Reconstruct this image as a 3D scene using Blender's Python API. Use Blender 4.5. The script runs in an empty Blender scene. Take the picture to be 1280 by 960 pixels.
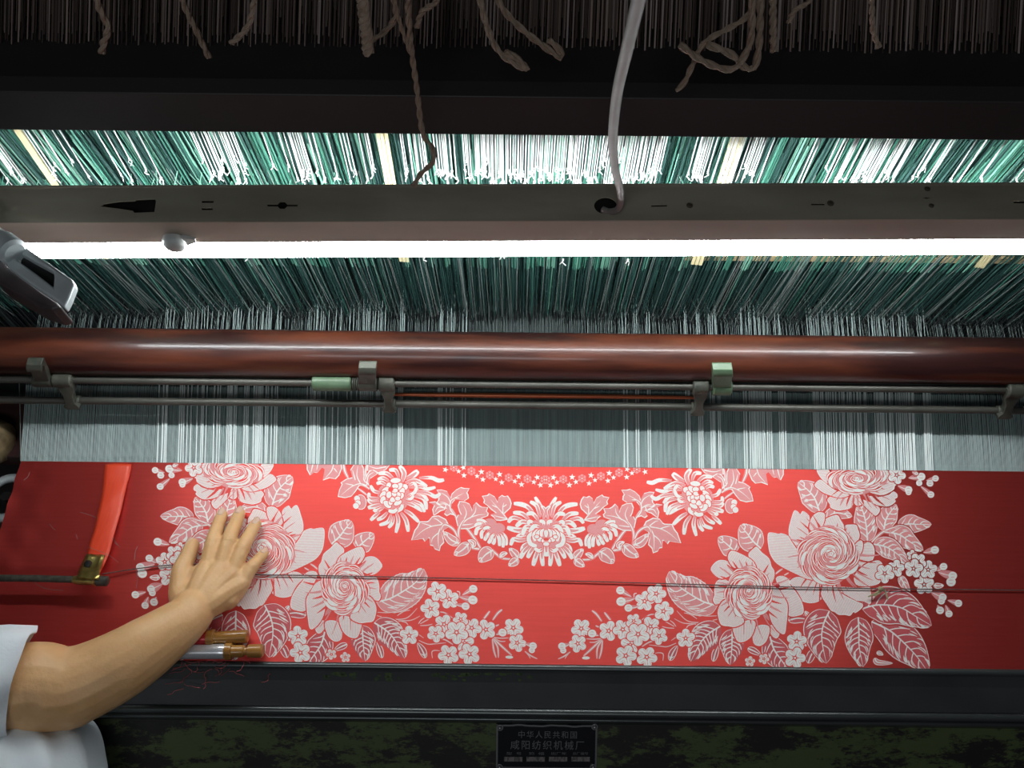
import bpy, bmesh, math, random
from mathutils import Vector, Matrix
R = math.radians
random.seed(7)
S = bpy.context.scene
COL = S.collection

# ------------------------------------------------------------------ camera, world, light, exposure
PITCH, ROLL, F = 60.0, 0.6, 1000.0
EYE = Vector((0, 0, 1.0))
cam_data = bpy.data.cameras.new('camera')
cam_data.sensor_fit = 'HORIZONTAL'; cam_data.sensor_width = 36.0; cam_data.lens = 36.0 * F / 1280.0
cam_data.clip_start = 0.02; cam_data.clip_end = 60
cam = bpy.data.objects.new('camera', cam_data); COL.objects.link(cam)
CROT = Matrix.Rotation(R(90 - PITCH), 3, 'X') @ Matrix.Rotation(R(ROLL), 3, 'Z')
cam.matrix_world = Matrix.Translation(EYE) @ CROT.to_4x4()
S.camera = cam

world = bpy.data.worlds.new('hall'); S.world = world; world.use_nodes = True
world.node_tree.nodes['Background'].inputs['Color'].default_value = (0.80, 0.86, 1.0, 1)
world.node_tree.nodes['Background'].inputs['Strength'].default_value = 0.03

def area_light(name, loc, target, sx, sy, power, color):
    d = bpy.data.lights.new(name, 'AREA'); d.shape = 'RECTANGLE'; d.size = sx; d.size_y = sy
    d.energy = power; d.color = color
    o = bpy.data.objects.new(name, d); COL.objects.link(o); o.location = loc
    o.rotation_euler = (Vector(target) - Vector(loc)).to_track_quat('-Z', 'Y').to_euler()
    return o
area_light('hall_fill', (-0.3, -1.3, 2.3), (0, 0.35, 0.0), 1.4, 0.4, 9.0, (0.92, 0.97, 1.0))  # unseen fill light, added to lift the ambient on arm, beam and cords
TUBE_STRENGTH = 42.0
S.view_settings.view_transform = 'Standard'; S.view_settings.look = 'None'
S.view_settings.exposure = 0.12; S.view_settings.gamma = 1.0
S.view_settings.use_curve_mapping = False

def at(px, py, x=None, y=None, z=None, point=None, normal=None):
    """the point of a plane of the place that the photograph shows at pixel (px, py)"""
    d = CROT @ Vector(((px - 640) / F, (480 - py) / F, -1.0))
    if x is not None: t = (x - EYE.x) / d.x
    elif y is not None: t = (y - EYE.y) / d.y
    elif z is not None: t = (z - EYE.z) / d.z
    else: t = (Vector(point) - EYE).dot(Vector(normal)) / d.dot(Vector(normal))
    return EYE + d * t

# ------------------------------------------------------------------ helpers
class MB:
    """collects geometry and links it as ONE mesh object"""
    def __init__(s): s.v = []; s.f = []; s.m = []
    def add(s, vs, fs, m=0):
        b = len(s.v); s.v.extend([tuple(p) for p in vs])
        s.f.extend([tuple(b + i for i in q) for q in fs]); s.m.extend([m] * len(fs))
    def box(s, a, b, m=0, M=None):
        (x0, y0, z0), (x1, y1, z1) = a, b
        vs = [Vector(p) for p in ((x0,y0,z0),(x1,y0,z0),(x1,y1,z0),(x0,y1,z0),(x0,y0,z1),(x1,y0,z1),(x1,y1,z1),(x0,y1,z1))]
        if M is not None: vs = [M @ p for p in vs]
        s.add(vs, [(0,3,2,1),(4,5,6,7),(0,1,5,4),(1,2,6,5),(2,3,7,6),(3,0,4,7)], m)
    def tube(s, path, rad, n=8, m=0, caps=True, flat=1.0, up=None):
        P = [Vector(p) for p in path]; k = len(P)
        if not hasattr(rad, '__len__'): rad = [rad] * k
        t0 = (P[1] - P[0]).normalized()
        u = Vector(up) if up is not None else (Vector((0, 0, 1)) if abs(t0.z) < 0.9 else Vector((0, 1, 0)))
        vs = []
        for i in range(k):
            t = (P[min(i + 1, k - 1)] - P[max(i - 1, 0)]).normalized()
            a = t.cross(u)
            if a.length < 1e-6: a = t.orthogonal()
            a.normalize(); b = a.cross(t).normalized()
            if up is None: u = b
            for j in range(n):
                w = 2 * math.pi * j / n
                vs.append(P[i] + a * (rad[i] * math.cos(w)) + b * (rad[i] * flat * math.sin(w)))
        fs = [(i*n+j, i*n+(j+1) % n, (i+1)*n+(j+1) % n, (i+1)*n+j) for i in range(k-1) for j in range(n)]
        if caps: fs += [tuple(reversed(range(n))), tuple((k-1)*n + j for j in range(n))]
        s.add(vs, fs, m)
    def lathe(s, prof, p0, axis, n=24, m=0):
        """prof: (distance along axis, radius)"""
        ax = Vector(axis).normalized(); p0 = Vector(p0)
        s.tube([p0 + ax * d for d, r in prof], [r for d, r in prof], n, m, caps=True)
    def prism(s, poly, M, depth, m=0):
        """poly in the XY plane of M, from z=0 down to -depth"""
        n = len(poly)
        vs = [M @ Vector((x, y, 0)) for x, y in poly] + [M @ Vector((x, y, -depth)) for x, y in poly]
        fs = [tuple(range(n)), tuple(reversed(range(n, 2*n)))] + [(i, n+i, n+(i+1) % n, (i+1) % n) for i in range(n)]
        s.add(vs, fs, m)
    def extrude_x(s, prof, x0, x1, m=0):
        """closed (y, z) profile swept along x"""
        n = len(prof)
        vs = [(x0, y, z) for y, z in prof] + [(x1, y, z) for y, z in prof]
        fs = [tuple(range(n)), tuple(reversed(range(n, 2*n)))] + [(i, (i+1) % n, n+(i+1) % n, n+i) for i in range(n)]
        s.add(vs, fs, m)
    def build(s, name, mats, parent=None, smooth=False, bevel=0.0, fix=True, angle=40):
        me = bpy.data.meshes.new(name); me.from_pydata(s.v, [], s.f)
        mats = mats if isinstance(mats, (list, tuple)) else [mats]
        for q in mats: me.materials.append(q)
        if len(mats) > 1: me.polygons.foreach_set('material_index', s.m)
        if fix:
            bm = bmesh.new(); bm.from_mesh(me); bmesh.ops.recalc_face_normals(bm, faces=bm.faces); bm.to_mesh(me); bm.free()
        if smooth:
            me.polygons.foreach_set('use_smooth', [True] * len(me.polygons))
            me.set_sharp_from_angle(angle=R(angle))
        me.update()
        o = bpy.data.objects.new(name, me); COL.objects.link(o)
        if parent is not None: adopt(o, parent)
        if bevel > 0:
            q = o.modifiers.new('bevel', 'BEVEL'); q.width = bevel; q.segments = 3; q.limit_method = 'ANGLE'; q.angle_limit = R(40)
        return o

def adopt(o, parent):
    o.parent = parent; o.matrix_parent_inverse = Matrix.Translation(-parent.location)

def tag(o, label=None, cat=None, group=None, kind=None):
    if label: o['label'] = label
    if cat: o['category'] = cat
    if group: o['group'] = group
    if kind: o['kind'] = kind
    return o
def thing(name, label, cat, loc, group=None):
    o = bpy.data.objects.new(name, None); COL.objects.link(o); o.location = loc; o.empty_display_size = 0.02
    return tag(o, label, cat, group)

def smooth_path(pts, sub=6, closed=False):
    P = [Vector(p) for p in pts]; n = len(P); out = []
    rng = range(n) if closed else range(n - 1)
    for i in rng:
        if closed: a, b, c, d = P[(i-1) % n], P[i], P[(i+1) % n], P[(i+2) % n]
        else: a, b, c, d = P[max(i-1, 0)], P[i], P[i+1], P[min(i+2, n-1)]
        for k in range(sub):
            t = k / sub
            out.append(0.5 * ((2*b) + (c-a)*t + (2*a-5*b+4*c-d)*t*t + (3*b-a-3*c+d)*t*t*t))
    if not closed: out.append(P[-1])
    return out

def twisted(mb, path, r, turns, strands=2, n=6, m=0):
    """a laid cord: strands that wind about the path"""
    P = [Vector(p) for p in path]; L = [0.0]
    for a, b in zip(P, P[1:]): L.append(L[-1] + (b - a).length)
    N = max(8, int(turns * 7)); res = []
    for i in range(N + 1):
        s = L[-1] * i / N; k = 0
        while k < len(L) - 2 and L[k+1] < s: k += 1
        f = (s - L[k]) / max(1e-9, L[k+1] - L[k])
        res.append((P[k].lerp(P[k+1], f), (P[k+1] - P[k]).normalized()))
    for q in range(strands):
        pts = []
        for i, (p, t) in enumerate(res):
            a = t.cross(Vector((0.3, 0.9, 0.31))).normalized(); b = t.cross(a)
            w = 2 * math.pi * (turns * i / N + q / strands)
            pts.append(p + (a * math.cos(w) + b * math.sin(w)) * r * 0.40)
        mb.tube(pts, r * 0.64, n, m)

# ------------------------------------------------------------------ materials
def mat(name, c, rough=0.5, metal=0.0, c2=None, scale=20.0, stretch=(1,1,1), lo=0.35, hi=0.65, bump=0.0, bscale=None,
        spec=0.5, emit=None, strength=0.0, sss=0.0, detail=4.0, trans=0.0, rough2=None, coat=0.0, nrough=0.5):
    m = bpy.data.materials.new(name); m.use_nodes = True; nt = m.node_tree; b = nt.nodes['Principled BSDF']
    b.inputs['Base Color'].default_value = (*c, 1); b.inputs['Roughness'].default_value = rough; b.inputs['Metallic'].default_value = metal
    b.inputs['Specular IOR Level'].default_value = spec; b.inputs['Coat Weight'].default_value = coat
    if trans: b.inputs['Transmission Weight'].default_value = trans
    if emit: b.inputs['Emission Color'].default_value = (*emit, 1); b.inputs['Emission Strength'].default_value = strength
    if sss: b.inputs['Subsurface Weight'].default_value = sss; b.inputs['Subsurface Radius'].default_value = (0.006, 0.002, 0.001); b.inputs['Subsurface Scale'].default_value = 1.0
    if c2 is not None or bump > 0:
        tc = nt.nodes.new('ShaderNodeTexCoord'); mp = nt.nodes.new('ShaderNodeMapping'); mp.inputs['Scale'].default_value = stretch
        nt.links.new(tc.outputs['Object'], mp.inputs['Vector'])
    if c2 is not None:
        nz = nt.nodes.new('ShaderNodeTexNoise'); nz.inputs['Scale'].default_value = scale; nz.inputs['Detail'].default_value = detail; nz.inputs['Roughness'].default_value = nrough
        nt.links.new(mp.outputs['Vector'], nz.inputs['Vector'])
        rp = nt.nodes.new('ShaderNodeValToRGB'); e = rp.color_ramp.elements
        e[0].position = lo; e[0].color = (*c, 1); e[1].position = hi; e[1].color = (*c2, 1)
        nt.links.new(nz.outputs['Fac'], rp.inputs['Fac']); nt.links.new(rp.outputs['Color'], b.inputs['Base Color'])
        if rough2 is not None:
            mr = nt.nodes.new('ShaderNodeMapRange'); mr.inputs['From Min'].default_value = lo; mr.inputs['From Max'].default_value = hi
            mr.inputs['To Min'].default_value = rough; mr.inputs['To Max'].default_value = rough2
            nt.links.new(nz.outputs['Fac'], mr.inputs['Value']); nt.links.new(mr.outputs['Result'], b.inputs['Roughness'])
    if bump > 0:
        n2 = nt.nodes.new('ShaderNodeTexNoise'); n2.inputs['Scale'].default_value = bscale or scale; n2.inputs['Detail'].default_value = 3
        nt.links.new(mp.outputs['Vector'], n2.inputs['Vector'])
        bp = nt.nodes.new('ShaderNodeBump'); bp.inputs['Strength'].default_value = 0.6; bp.inputs['Distance'].default_value = bump
        nt.links.new(n2.outputs['Fac'], bp.inputs['Height']); nt.links.new(bp.outputs['Normal'], b.inputs['Normal'])
    return m

M = {}
M['red'] = mat('red_satin', (0.74, 0.078, 0.066), 0.46, 0.75, c2=(0.78, 0.084, 0.071), scale=60, stretch=(0.2, 5, 1), bump=0.00015, bscale=900)
def satin(m, aniso, direction):
    """threads that run one way spread the shine across them"""
    nt = m.node_tree; b = nt.nodes['Principled BSDF']; b.inputs['Anisotropic'].default_value = aniso
    c = nt.nodes.new('ShaderNodeCombineXYZ')
    for k, v in zip('XYZ', direction): c.inputs[k].default_value = v
    nt.links.new(c.outputs['Vector'], b.inputs['Tangent'])
satin(M['red'], 0.85, (0, 1, 0))
M['white_silk'] = mat('white_silk', (0.80, 0.78, 0.75), 0.5, 0.0, c2=(0.86, 0.84, 0.80), scale=300)
M['rose_silk'] = mat('rose_silk', (0.56, 0.085, 0.095), 0.5, 0.0, c2=(0.60, 0.105, 0.115), scale=500)  # lower leaves: redder weave, with the weaker light there mixed into the colour
M['pink_silk'] = mat('pink_silk', (0.72, 0.25, 0.25), 0.5, 0.0, c2=(0.77, 0.29, 0.285), scale=500)
M['steel_dark'] = mat('dark_painted_iron', (0.012, 0.012, 0.012), 0.42, 0.0, c2=(0.022, 0.021, 0.020), scale=14, bump=0.0003, bscale=90)
M['polished'] = mat('rubbed_dark_steel', (0.07, 0.078, 0.078), 0.28, 0.6, c2=(0.11, 0.12, 0.12), scale=20, stretch=(0.3, 2, 2))
M['beam_black'] = mat('black_painted_wood', (0.014, 0.012, 0.012), 0.6, 0.0, c2=(0.022, 0.019, 0.018), scale=9, stretch=(0.2, 1, 1))
M['beam_rail'] = mat('charcoal_rail', (0.030, 0.027, 0.027), 0.55, 0.0, c2=(0.040, 0.036, 0.035), scale=6, stretch=(0.2, 1, 1))
M['worn_green'] = mat('worn_green_paint', (0.010, 0.008, 0.007), 0.55, 0.0, c2=(0.072, 0.098, 0.030), scale=20, stretch=(0.6, 1.3, 1.3), lo=0.485, hi=0.535, detail=14, nrough=0.78, bump=0.0006, bscale=40)
M['iron_chipped'] = mat('chipped_beam_paint', (0.055, 0.057, 0.060), 0.42, 0.0, c2=(0.068, 0.070, 0.072), scale=18, bump=0.0002, bscale=70)
M['red_wood'] = mat('red_lacquered_wood', (0.026, 0.0075, 0.0065), 0.32, 0.0, c2=(0.115, 0.028, 0.012), scale=7, stretch=(0.7, 5, 5), lo=0.42, hi=0.68, detail=7, bump=0.0006, bscale=25, rough2=0.42, coat=0.25)
M['race_wood'] = mat('dark_race_wood', (0.030, 0.010, 0.010), 0.5, 0.0, c2=(0.055, 0.022, 0.020), scale=12, stretch=(0.3, 4, 4))
M['rod'] = mat('dull_steel_rod', (0.06, 0.06, 0.05), 0.45, 0.45, c2=(0.11, 0.11, 0.095), scale=30, stretch=(0.4, 2, 2))
M['casting'] = mat('grey_green_casting', (0.055, 0.06, 0.047), 0.5, 0.25, c2=(0.10, 0.105, 0.083), scale=55, bump=0.0007, bscale=120)
M['green_sleeve'] = mat('green_enamel', (0.085, 0.15, 0.082), 0.38, 0.0, c2=(0.13, 0.21, 0.125), scale=45)
M['warp_grey'] = mat('grey_white_warp_silk', (0.37, 0.48, 0.465), 0.45, 0.0, c2=(0.44, 0.55, 0.53), scale=80, stretch=(6, .3, 1))
M['warp_white'] = mat('white_warp_silk', (0.78, 0.86, 0.84), 0.42, 0.0)
M['cord_white'] = mat('white_harness_cord', (0.78, 0.80, 0.78), 0.6)
M['cord_dim'] = mat('grey_harness_cord', (0.22, 0.25, 0.24), 0.7, spec=0.2)
M['hed_a'] = mat('green_heddle_thread', (0.072, 0.245, 0.18), 0.5, spec=0.15)
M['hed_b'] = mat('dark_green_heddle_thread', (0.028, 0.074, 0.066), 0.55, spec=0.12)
M['hed_c'] = mat('pale_green_heddle_thread', (0.18, 0.42, 0.32), 0.5, spec=0.2)
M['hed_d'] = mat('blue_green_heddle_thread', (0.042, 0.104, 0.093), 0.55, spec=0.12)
M['lingo'] = mat('grey_steel_wire', (0.05, 0.06, 0.062), 0.5, 0.1)
M['cream'] = mat('cream_tape', (0.62, 0.55, 0.30), 0.6, 0.0, c2=(0.70, 0.64, 0.40), scale=40, stretch=(8, 1, 0.3))
M['slat'] = mat('pale_wood_slat', (0.45, 0.33, 0.17), 0.6, 0.0, c2=(0.56, 0.44, 0.25), scale=20, stretch=(0.5, 3, 3))
M['upper_a'] = mat('brown_grey_cord', (0.34, 0.255, 0.22), 0.8)
M['upper_b'] = mat('grey_cord', (0.47, 0.38, 0.345), 0.8)
M['upper_c'] = mat('dark_brown_cord', (0.10, 0.072, 0.06), 0.8)
M['twine'] = mat('brown_twine', (0.25, 0.18, 0.13), 0.85, 0.0, c2=(0.35, 0.265, 0.20), scale=200)
M['cable'] = mat('grey_white_cable', (0.20, 0.165, 0.155), 0.55, 0.0, c2=(0.25, 0.21, 0.20), scale=30)
M['lamp_paint'] = mat('grimy_lamp_paint', (0.26, 0.232, 0.178), 0.5, 0.0, c2=(0.38, 0.345, 0.275), scale=9, stretch=(0.6, 2, 2), detail=8)
M['lamp_front'] = mat('grimy_cream_reflector', (0.44, 0.355, 0.29), 0.45, 0.0, c2=(0.56, 0.47, 0.39), scale=8, stretch=(0.5, 2, 2), detail=8)
M['black'] = mat('black_cavity', (0.004, 0.004, 0.004), 0.8)
M['tube'] = mat('fluorescent_tube', (0.9, 0.9, 0.9), 0.3, emit=(0.93, 0.97, 1.0), strength=TUBE_STRENGTH)
M['holder'] = mat('milky_plastic', (0.42, 0.44, 0.42), 0.35, c2=(0.5, 0.52, 0.5), scale=40)
M['screw'] = mat('rusty_screw', (0.16, 0.13, 0.10), 0.4, 0.7)
M['bracket'] = mat('worn_grey_alloy', (0.50, 0.57, 0.58), 0.42, 0.15, c2=(0.66, 0.72, 0.73), scale=26, bump=0.0004, bscale=90)
M['bracket_dark'] = mat('dark_red_brown_bar', (0.045, 0.032, 0.034), 0.5, c2=(0.07, 0.05, 0.052), scale=30)
M['ribbon'] = mat('orange_red_ribbon', (0.75, 0.055, 0.018), 0.45, 0.0, c2=(0.80, 0.07, 0.022), scale=120, stretch=(4, .5, 1), bump=0.0002, bscale=500)
M['brass'] = mat('worn_brass', (0.34, 0.25, 0.07), 0.28, 0.9, c2=(0.62, 0.48, 0.16), scale=70)
M['cast_bar'] = mat('rough_dark_bar', (0.035, 0.032, 0.027), 0.6, 0.3, c2=(0.085, 0.080, 0.06), scale=120, bump=0.0012, bscale=160)
M['string'] = mat('dark_red_grey_string', (0.10, 0.055, 0.05), 0.8, c2=(0.17, 0.10, 0.09), scale=200)
M['knot_y'] = mat('yellow_grey_string', (0.36, 0.32, 0.18), 0.8)
M['wood_tip'] = mat('honey_varnished_wood', (0.22, 0.090, 0.016), 0.28, 0.0, c2=(0.40, 0.19, 0.042), scale=22, stretch=(0.5, 4, 4), coat=0.4)
M['silver_yarn'] = mat('silver_white_yarn', (0.62, 0.63, 0.66), 0.25, 0.55, c2=(0.75, 0.76, 0.79), scale=400, stretch=(6, 1, 1))
M['red_yarn'] = mat('crimson_yarn', (0.42, 0.012, 0.02), 0.3, 0.15, c2=(0.55, 0.02, 0.03), scale=400, stretch=(6, 1, 1))
M['skin'] = mat('skin', (0.66, 0.375, 0.165), 0.5, c2=(0.72, 0.43, 0.205), scale=45, detail=6, sss=0.12, bump=0.0005, bscale=330)
M['nail'] = mat('fingernail', (0.72, 0.46, 0.34), 0.25, c2=(0.76, 0.50, 0.38), scale=100, sss=0.1)
M['blouse'] = mat('pale_blue_white_cotton', (0.76, 0.83, 0.87), 0.85, c2=(0.80, 0.86, 0.90), scale=20, bump=0.0008, bscale=260)
M['trousers'] = mat('dark_blue_cotton', (0.03, 0.035, 0.06), 0.85)
M['hair'] = mat('black_hair', (0.010, 0.008, 0.007), 0.45, c2=(0.02, 0.016, 0.014), scale=120, stretch=(1, 1, 0.1))
M['plate'] = mat('black_enamel_plate', (0.006, 0.006, 0.009), 0.3)
M['plate_rim'] = mat('worn_nickel_rim', (0.30, 0.30, 0.30), 0.35, 0.8)
M['plate_text'] = mat('dull_nickel_lettering', (0.17, 0.17, 0.18), 0.5, 0.3)
M['plate_box'] = mat('stamped_number_field', (0.24, 0.21, 0.20), 0.5, 0.3, c2=(0.10, 0.09, 0.085), scale=420, stretch=(1, .4, .4), lo=0.45, hi=0.6)
M['floor'] = mat('oily_concrete', (0.05, 0.045, 0.04), 0.7, c2=(0.09, 0.085, 0.08), scale=5)
M['wall'] = mat('dim_plaster', (0.10, 0.10, 0.10), 0.9, c2=(0.13, 0.13, 0.125), scale=4)
M['old_wood'] = mat('yellowed_wood', (0.14, 0.095, 0.045), 0.5, c2=(0.38, 0.28, 0.15), scale=15, stretch=(0.5, 3, 3))
M['orange_streak'] = mat('orange_reflection', (0.62, 0.16, 0.06), 0.3, 0.35)  # reflected orange put into a base colour
M['lint'] = mat('red_lint', (0.62, 0.12, 0.12), 0.8)

# ------------------------------------------------------------------ the hall
XC = at(683, 700, z=0).x                     # the middle of the loom
X0, X1 = XC - 1.36, XC + 1.36
FLOOR = -0.90
b = MB(); b.box((-3.2, -2.6, FLOOR - 0.05), (3.2, 3.2, FLOOR)); tag(b.build('floor', M['floor']), kind='structure')
b = MB(); b.box((-3.2, 3.2, FLOOR), (3.2, 3.3, 2.4)); tag(b.build('wall_back', M['wall']), kind='structure')

# ------------------------------------------------------------------ loom frame
t = thing('loom_frame', 'dark iron side frames of the loom standing at both ends of the weaving width', 'frame', (XC, 0.6, FLOOR))
for sx in (-1, 1):
    xa = XC + sx * 1.36
    b = MB()
    prof = [(0.06, FLOOR), (0.16, FLOOR), (0.24, -0.45), (0.75, -0.45), (0.95, FLOOR), (1.05, FLOOR), (1.02, 0.30), (0.98, 0.62), (0.62, 0.62), (0.66, 0.40), (0.70, 0.02), (0.60, -0.12), (0.20, -0.06), (0.06, -0.16)]
    b.extrude_x(prof, xa - 0.02, xa + 0.02)
    b.build('side_frame', M['steel_dark'], t, bevel=0.006)
b = MB(); b.box((X0 + .02, 0.95, -0.50), (X1 - .02, 1.0, -0.40)); b.build('cross_rail', M['steel_dark'], t, bevel=0.006)

# front beam: lip, groove, sloped face, moulding
def arc(cy, cz, r, a0, a1, n=8):
    return [(cy + r * math.cos(R(a0 + (a1 - a0) * i / n)), cz + r * math.sin(R(a0 + (a1 - a0) * i / n))) for i in range(n + 1)]
t = thing('breast_beam', 'black painted iron front beam with a rounded lip below the red cloth', 'beam', (XC, 0.16, -0.05))
b = MB(); b.extrude_x(arc(0.1850, -0.0008, 0.0042, 200, -20), X0, X1); b.build('lip', M['polished'], t, smooth=True)
b = MB(); b.extrude_x([(0.1830, -0.0035), (0.1818, -0.0105), (0.1808, -0.0120), (0.170, -0.0128), (0.144, -0.031), (0.144, -0.06), (0.183, -0.06)], X0, X1); b.build('beam_face', M['iron_chipped'], t)
b = MB(); b.extrude_x(arc(0.1395, -0.0335, 0.0050, 180, -10) + [(0.144, -0.05), (0.134, -0.05)], X0, X1); b.build('moulding', M['polished'], t, smooth=True)
b = MB(); b.extrude_x(arc(0.1325, -0.0385, 0.0030, 190, 0) + [(0.136, -0.05), (0.129, -0.05)], X0, X1); b.build('moulding', M['polished'], t, smooth=True)
# chips of old green paint along the groove of the beam (left of the middle)
rc = random.Random(3); b = MB()
for k in range(46):
    px = rc.choice([rc.uniform(395, 450), rc.uniform(470, 500), rc.uniform(535, 600), rc.uniform(590, 665)])
    p = at(px, 842 + 8.5 * rc.random() ** 1.8, z=-0.0123); w = rc.uniform(.002, .006); h = rc.uniform(.0012, .003)
    a0 = rc.uniform(0, 6); pts = []
    for q in range(6):
        rr = rc.uniform(.5, 1.1); pts.append((p.x + w * rr * math.cos(q + a0), p.y + h * rr * math.sin(q + a0), 0))
    pts.sort(key=lambda e: math.atan2(e[1] - p.y, e[0] - p.x))
    zf = lambda y: -0.0128 + (y - 0.170) * (0.0182 / 0.026) + 0.0003 if y < 0.170 else -0.0128 + (y - 0.170) * 0.074 + 0.0003
    b.add([(x, y, zf(y)) for x, y, _ in pts], [tuple(range(6))])
MG = mat('old_green_paint', (0.10, 0.15, 0.05), 0.6, c2=(0.05, 0.08, 0.03), scale=150)
tag(b.build('paint_chips', MG, t), 'flakes of old green paint', kind='stuff')

# sloped panel below it
PA = Vector((0, 0.136, -0.045)); PB = Vector((0, -0.02, -0.155))
PV = (PA - PB).normalized(); PN = Vector((1, 0, 0)).cross(PV).normalized()
b = MB()
pr = [(PA.y, PA.z), (PB.y, PB.z), (PB.y, PB.z - 0.35), (PB.y + 0.02, PB.z - 0.35), (PB.y + 0.02, PB.z - 0.02), (PA.y, PA.z - 0.02)]
b.extrude_x(pr, X0, X1)
tag(b.build('front_panel', M['worn_green']), 'sloping front panel of the loom with worn dark green paint around the nameplate', 'panel')

# ------------------------------------------------------------------ nameplate
def onp(px, py, h=0.0): return at(px, py, point=PA, normal=PN) + PN * h
t = thing('nameplate', 'black metal nameplate with Chinese lettering riveted to the front panel', 'nameplate', onp(683, 932))
PM = Matrix((( 1, 0, 0), (0, PV.y, PN.y), (0, PV.z, PN.z))).to_4x4()
PM.translation = onp(683, 932)
PMI = PM.inverted()
def loc(px, py): q = PMI @ onp(px, py); return q.x, q.y
xl, yt = loc(620.5, 904); xr, _ = loc(746.5, 904); _, yb = loc(683, 959.5)
b = MB(); Mz = PM @ Matrix.Translation((0, 0, 0.0016)); b.prism([(xl, yb), (xr, yb), (xr, yt), (xl, yt)], Mz, 0.0016); b.build('plate', M['plate'], t)
b = MB(); w = 0.0021; h = 0.0030
wav = lambda x: 0.0006 * math.sin(x * 140) + 0.0003 * math.sin(x * 330)
N = 24
for (ya, s0) in ((yt, -1), (yb, 1)):
    for i in range(N):
        a = xl + (xr - xl) * i / N; c = xl + (xr - xl) * (i + 1) / N
        da, dc = (wav(a), wav(c)) if ya == yt else (0, 0)
        b.prism([(a, ya + da), (a, ya + s0 * w + da), (c, ya + s0 * w + dc), (c, ya + dc)], PM @ Matrix.Translation((0, 0, h)), h)
for (xa, s0) in ((xl, 1), (xr, -1)):
    b.prism([(xa, yb), (xa + s0 * w, yb), (xa + s0 * w, yt), (xa, yt)], PM @ Matrix.Translation((0, 0, h)), h)
b.build('rim', M['plate_rim'], t)
for px, py in ((625, 908), (743, 907), (624.5, 957), (741, 957)):
    x, y = loc(px, py); b = MB()
    b.lathe([(0, .0040), (.0022, .0040), (.0022, .0026), (.0040, .0022), (.0048, .0010), (.0050, .0002)], PM @ Vector((x, y, 0.001)), PN, 12)
    b.build('rivet', M['plate_rim'], t, smooth=True)
def text(name, body, px0, px1, py0, py1, spaced=True):
    cu = bpy.data.curves.new(name, 'FONT'); cu.body = body; cu.size = 1.0; cu.extrude = 0.0; cu.resolution_u = 2
    if spaced: cu.space_character = 1.25
    o = bpy.data.objects.new(name, cu); COL.objects.link(o)
    dg = bpy.context.evaluated_depsgraph_get(); me = bpy.data.meshes.new_from_object(o.evaluated_get(dg)); bpy.data.objects.remove(o)
    vs = [v.co.copy() for v in me.vertices]
    ax, bx = min(v.x for v in vs), max(v.x for v in vs); ay, by = min(v.y for v in vs), max(v.y for v in vs)
    x0, y0 = loc(px0, py1); x1, y1 = loc(px1, py0)
    for v in me.vertices:
        p = v.co
        v.co = PM @ Vector((x0 + (p.x - ax) / (bx - ax) * (x1 - x0), y0 + (p.y - ay) / (by - ay) * (y1 - y0), 0.0020))
    me.materials.clear(); me.materials.append(M['plate_text'])
    o = bpy.data.objects.new(name, me); COL.objects.link(o); adopt(o, t); return o
text('lettering', '中华人民共和国', 648, 721, 913, 921.5)
text('lettering', '咸阳纺织机械厂', 638, 730, 925, 935.5)
for cap, x0 in (('型  号', 632), ('筘  幅', 660), ('出厂年', 688), ('出厂编号', 715)):
    text('caption', cap, x0 + 1, x0 + 20, 939, 942.4, spaced=False)
for x0 in (630, 658, 686, 714):
    xa, ya = loc(x0, 950.5); xb, yb2 = loc(x0 + 23, 945)
    b = MB(); b.prism([(xa, ya), (xb, ya), (xb, yb2), (xa, yb2)], PM @ Matrix.Translation((0, 0, 0.0022)), 0.0008); b.build('number_field', M['plate_box'], t)

# ------------------------------------------------------------------ sley: hand rail, guide rods, reed, race board
ry, rz, rr = 0.562, 0.100, 0.0318
b = MB(); n = 60
path = [(X0 + 0.021 + (X1 - X0 - 0.042) * i / n, ry, rz) for i in range(n + 1)]
b.tube(path, rr, 40); b.build('hand_rail', M['red_wood'], None, smooth=True)
tag(bpy.data.objects['hand_rail'], 'thick round dark red wooden rail with worn orange patches above the rods', 'rail')

t = thing('reed', 'fine dark steel reed standing under the round red rail', 'reed', (XC, 0.563, -0.02))
b = MB(); b.box((X0 + .06, 0.556, 0.052), (X1 - .06, 0.570, 0.078)); b.build('upper_baulk', M['steel_dark'], t, bevel=0.002)
b = MB(); b.box((X0 + .06, 0.556, -0.040), (X1 - .06, 0.570, -0.026)); b.build('lower_baulk', M['steel_dark'], t, bevel=0.002)
b = MB(); x = X0 + 0.07
while x < X1 - 0.07:
    b.box((x, 0.560, -0.03), (x + 0.0006, 0.566, 0.055)); x += 0.0036
tag(b.build('reed_wires', M['lingo'], t, fix=False), kind='stuff')
b = MB(); b.extrude_x([(0.468, -0.030), (0.556, -0.030), (0.556, -0.070), (0.478, -0.070), (0.468, -0.060)], X0 + .05, X1 - .05)
tag(b.build('race_board', M['race_wood'], bevel=0.003), 'dark red brown race board under the stretched warp threads', 'board')
b = MB(); pl, pr_ = at(492, 493, y=0.541), at(868, 495, y=0.541)  # an orange reflection, modelled as an added rod
b.tube([(pl.x + (pr_.x - pl.x) * f, 0.541, pl.z) for f in (0, .12, .3, .5, .75, 1)], [.0022, .0030, .0036, .0034, .0030, .0022], 14)
tag(b.build('reflection_streak', M['orange_streak'], smooth=True), 'thin orange red streak of reflection, shaped as a rod, between the two grey rods in the middle', 'rod')

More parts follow.
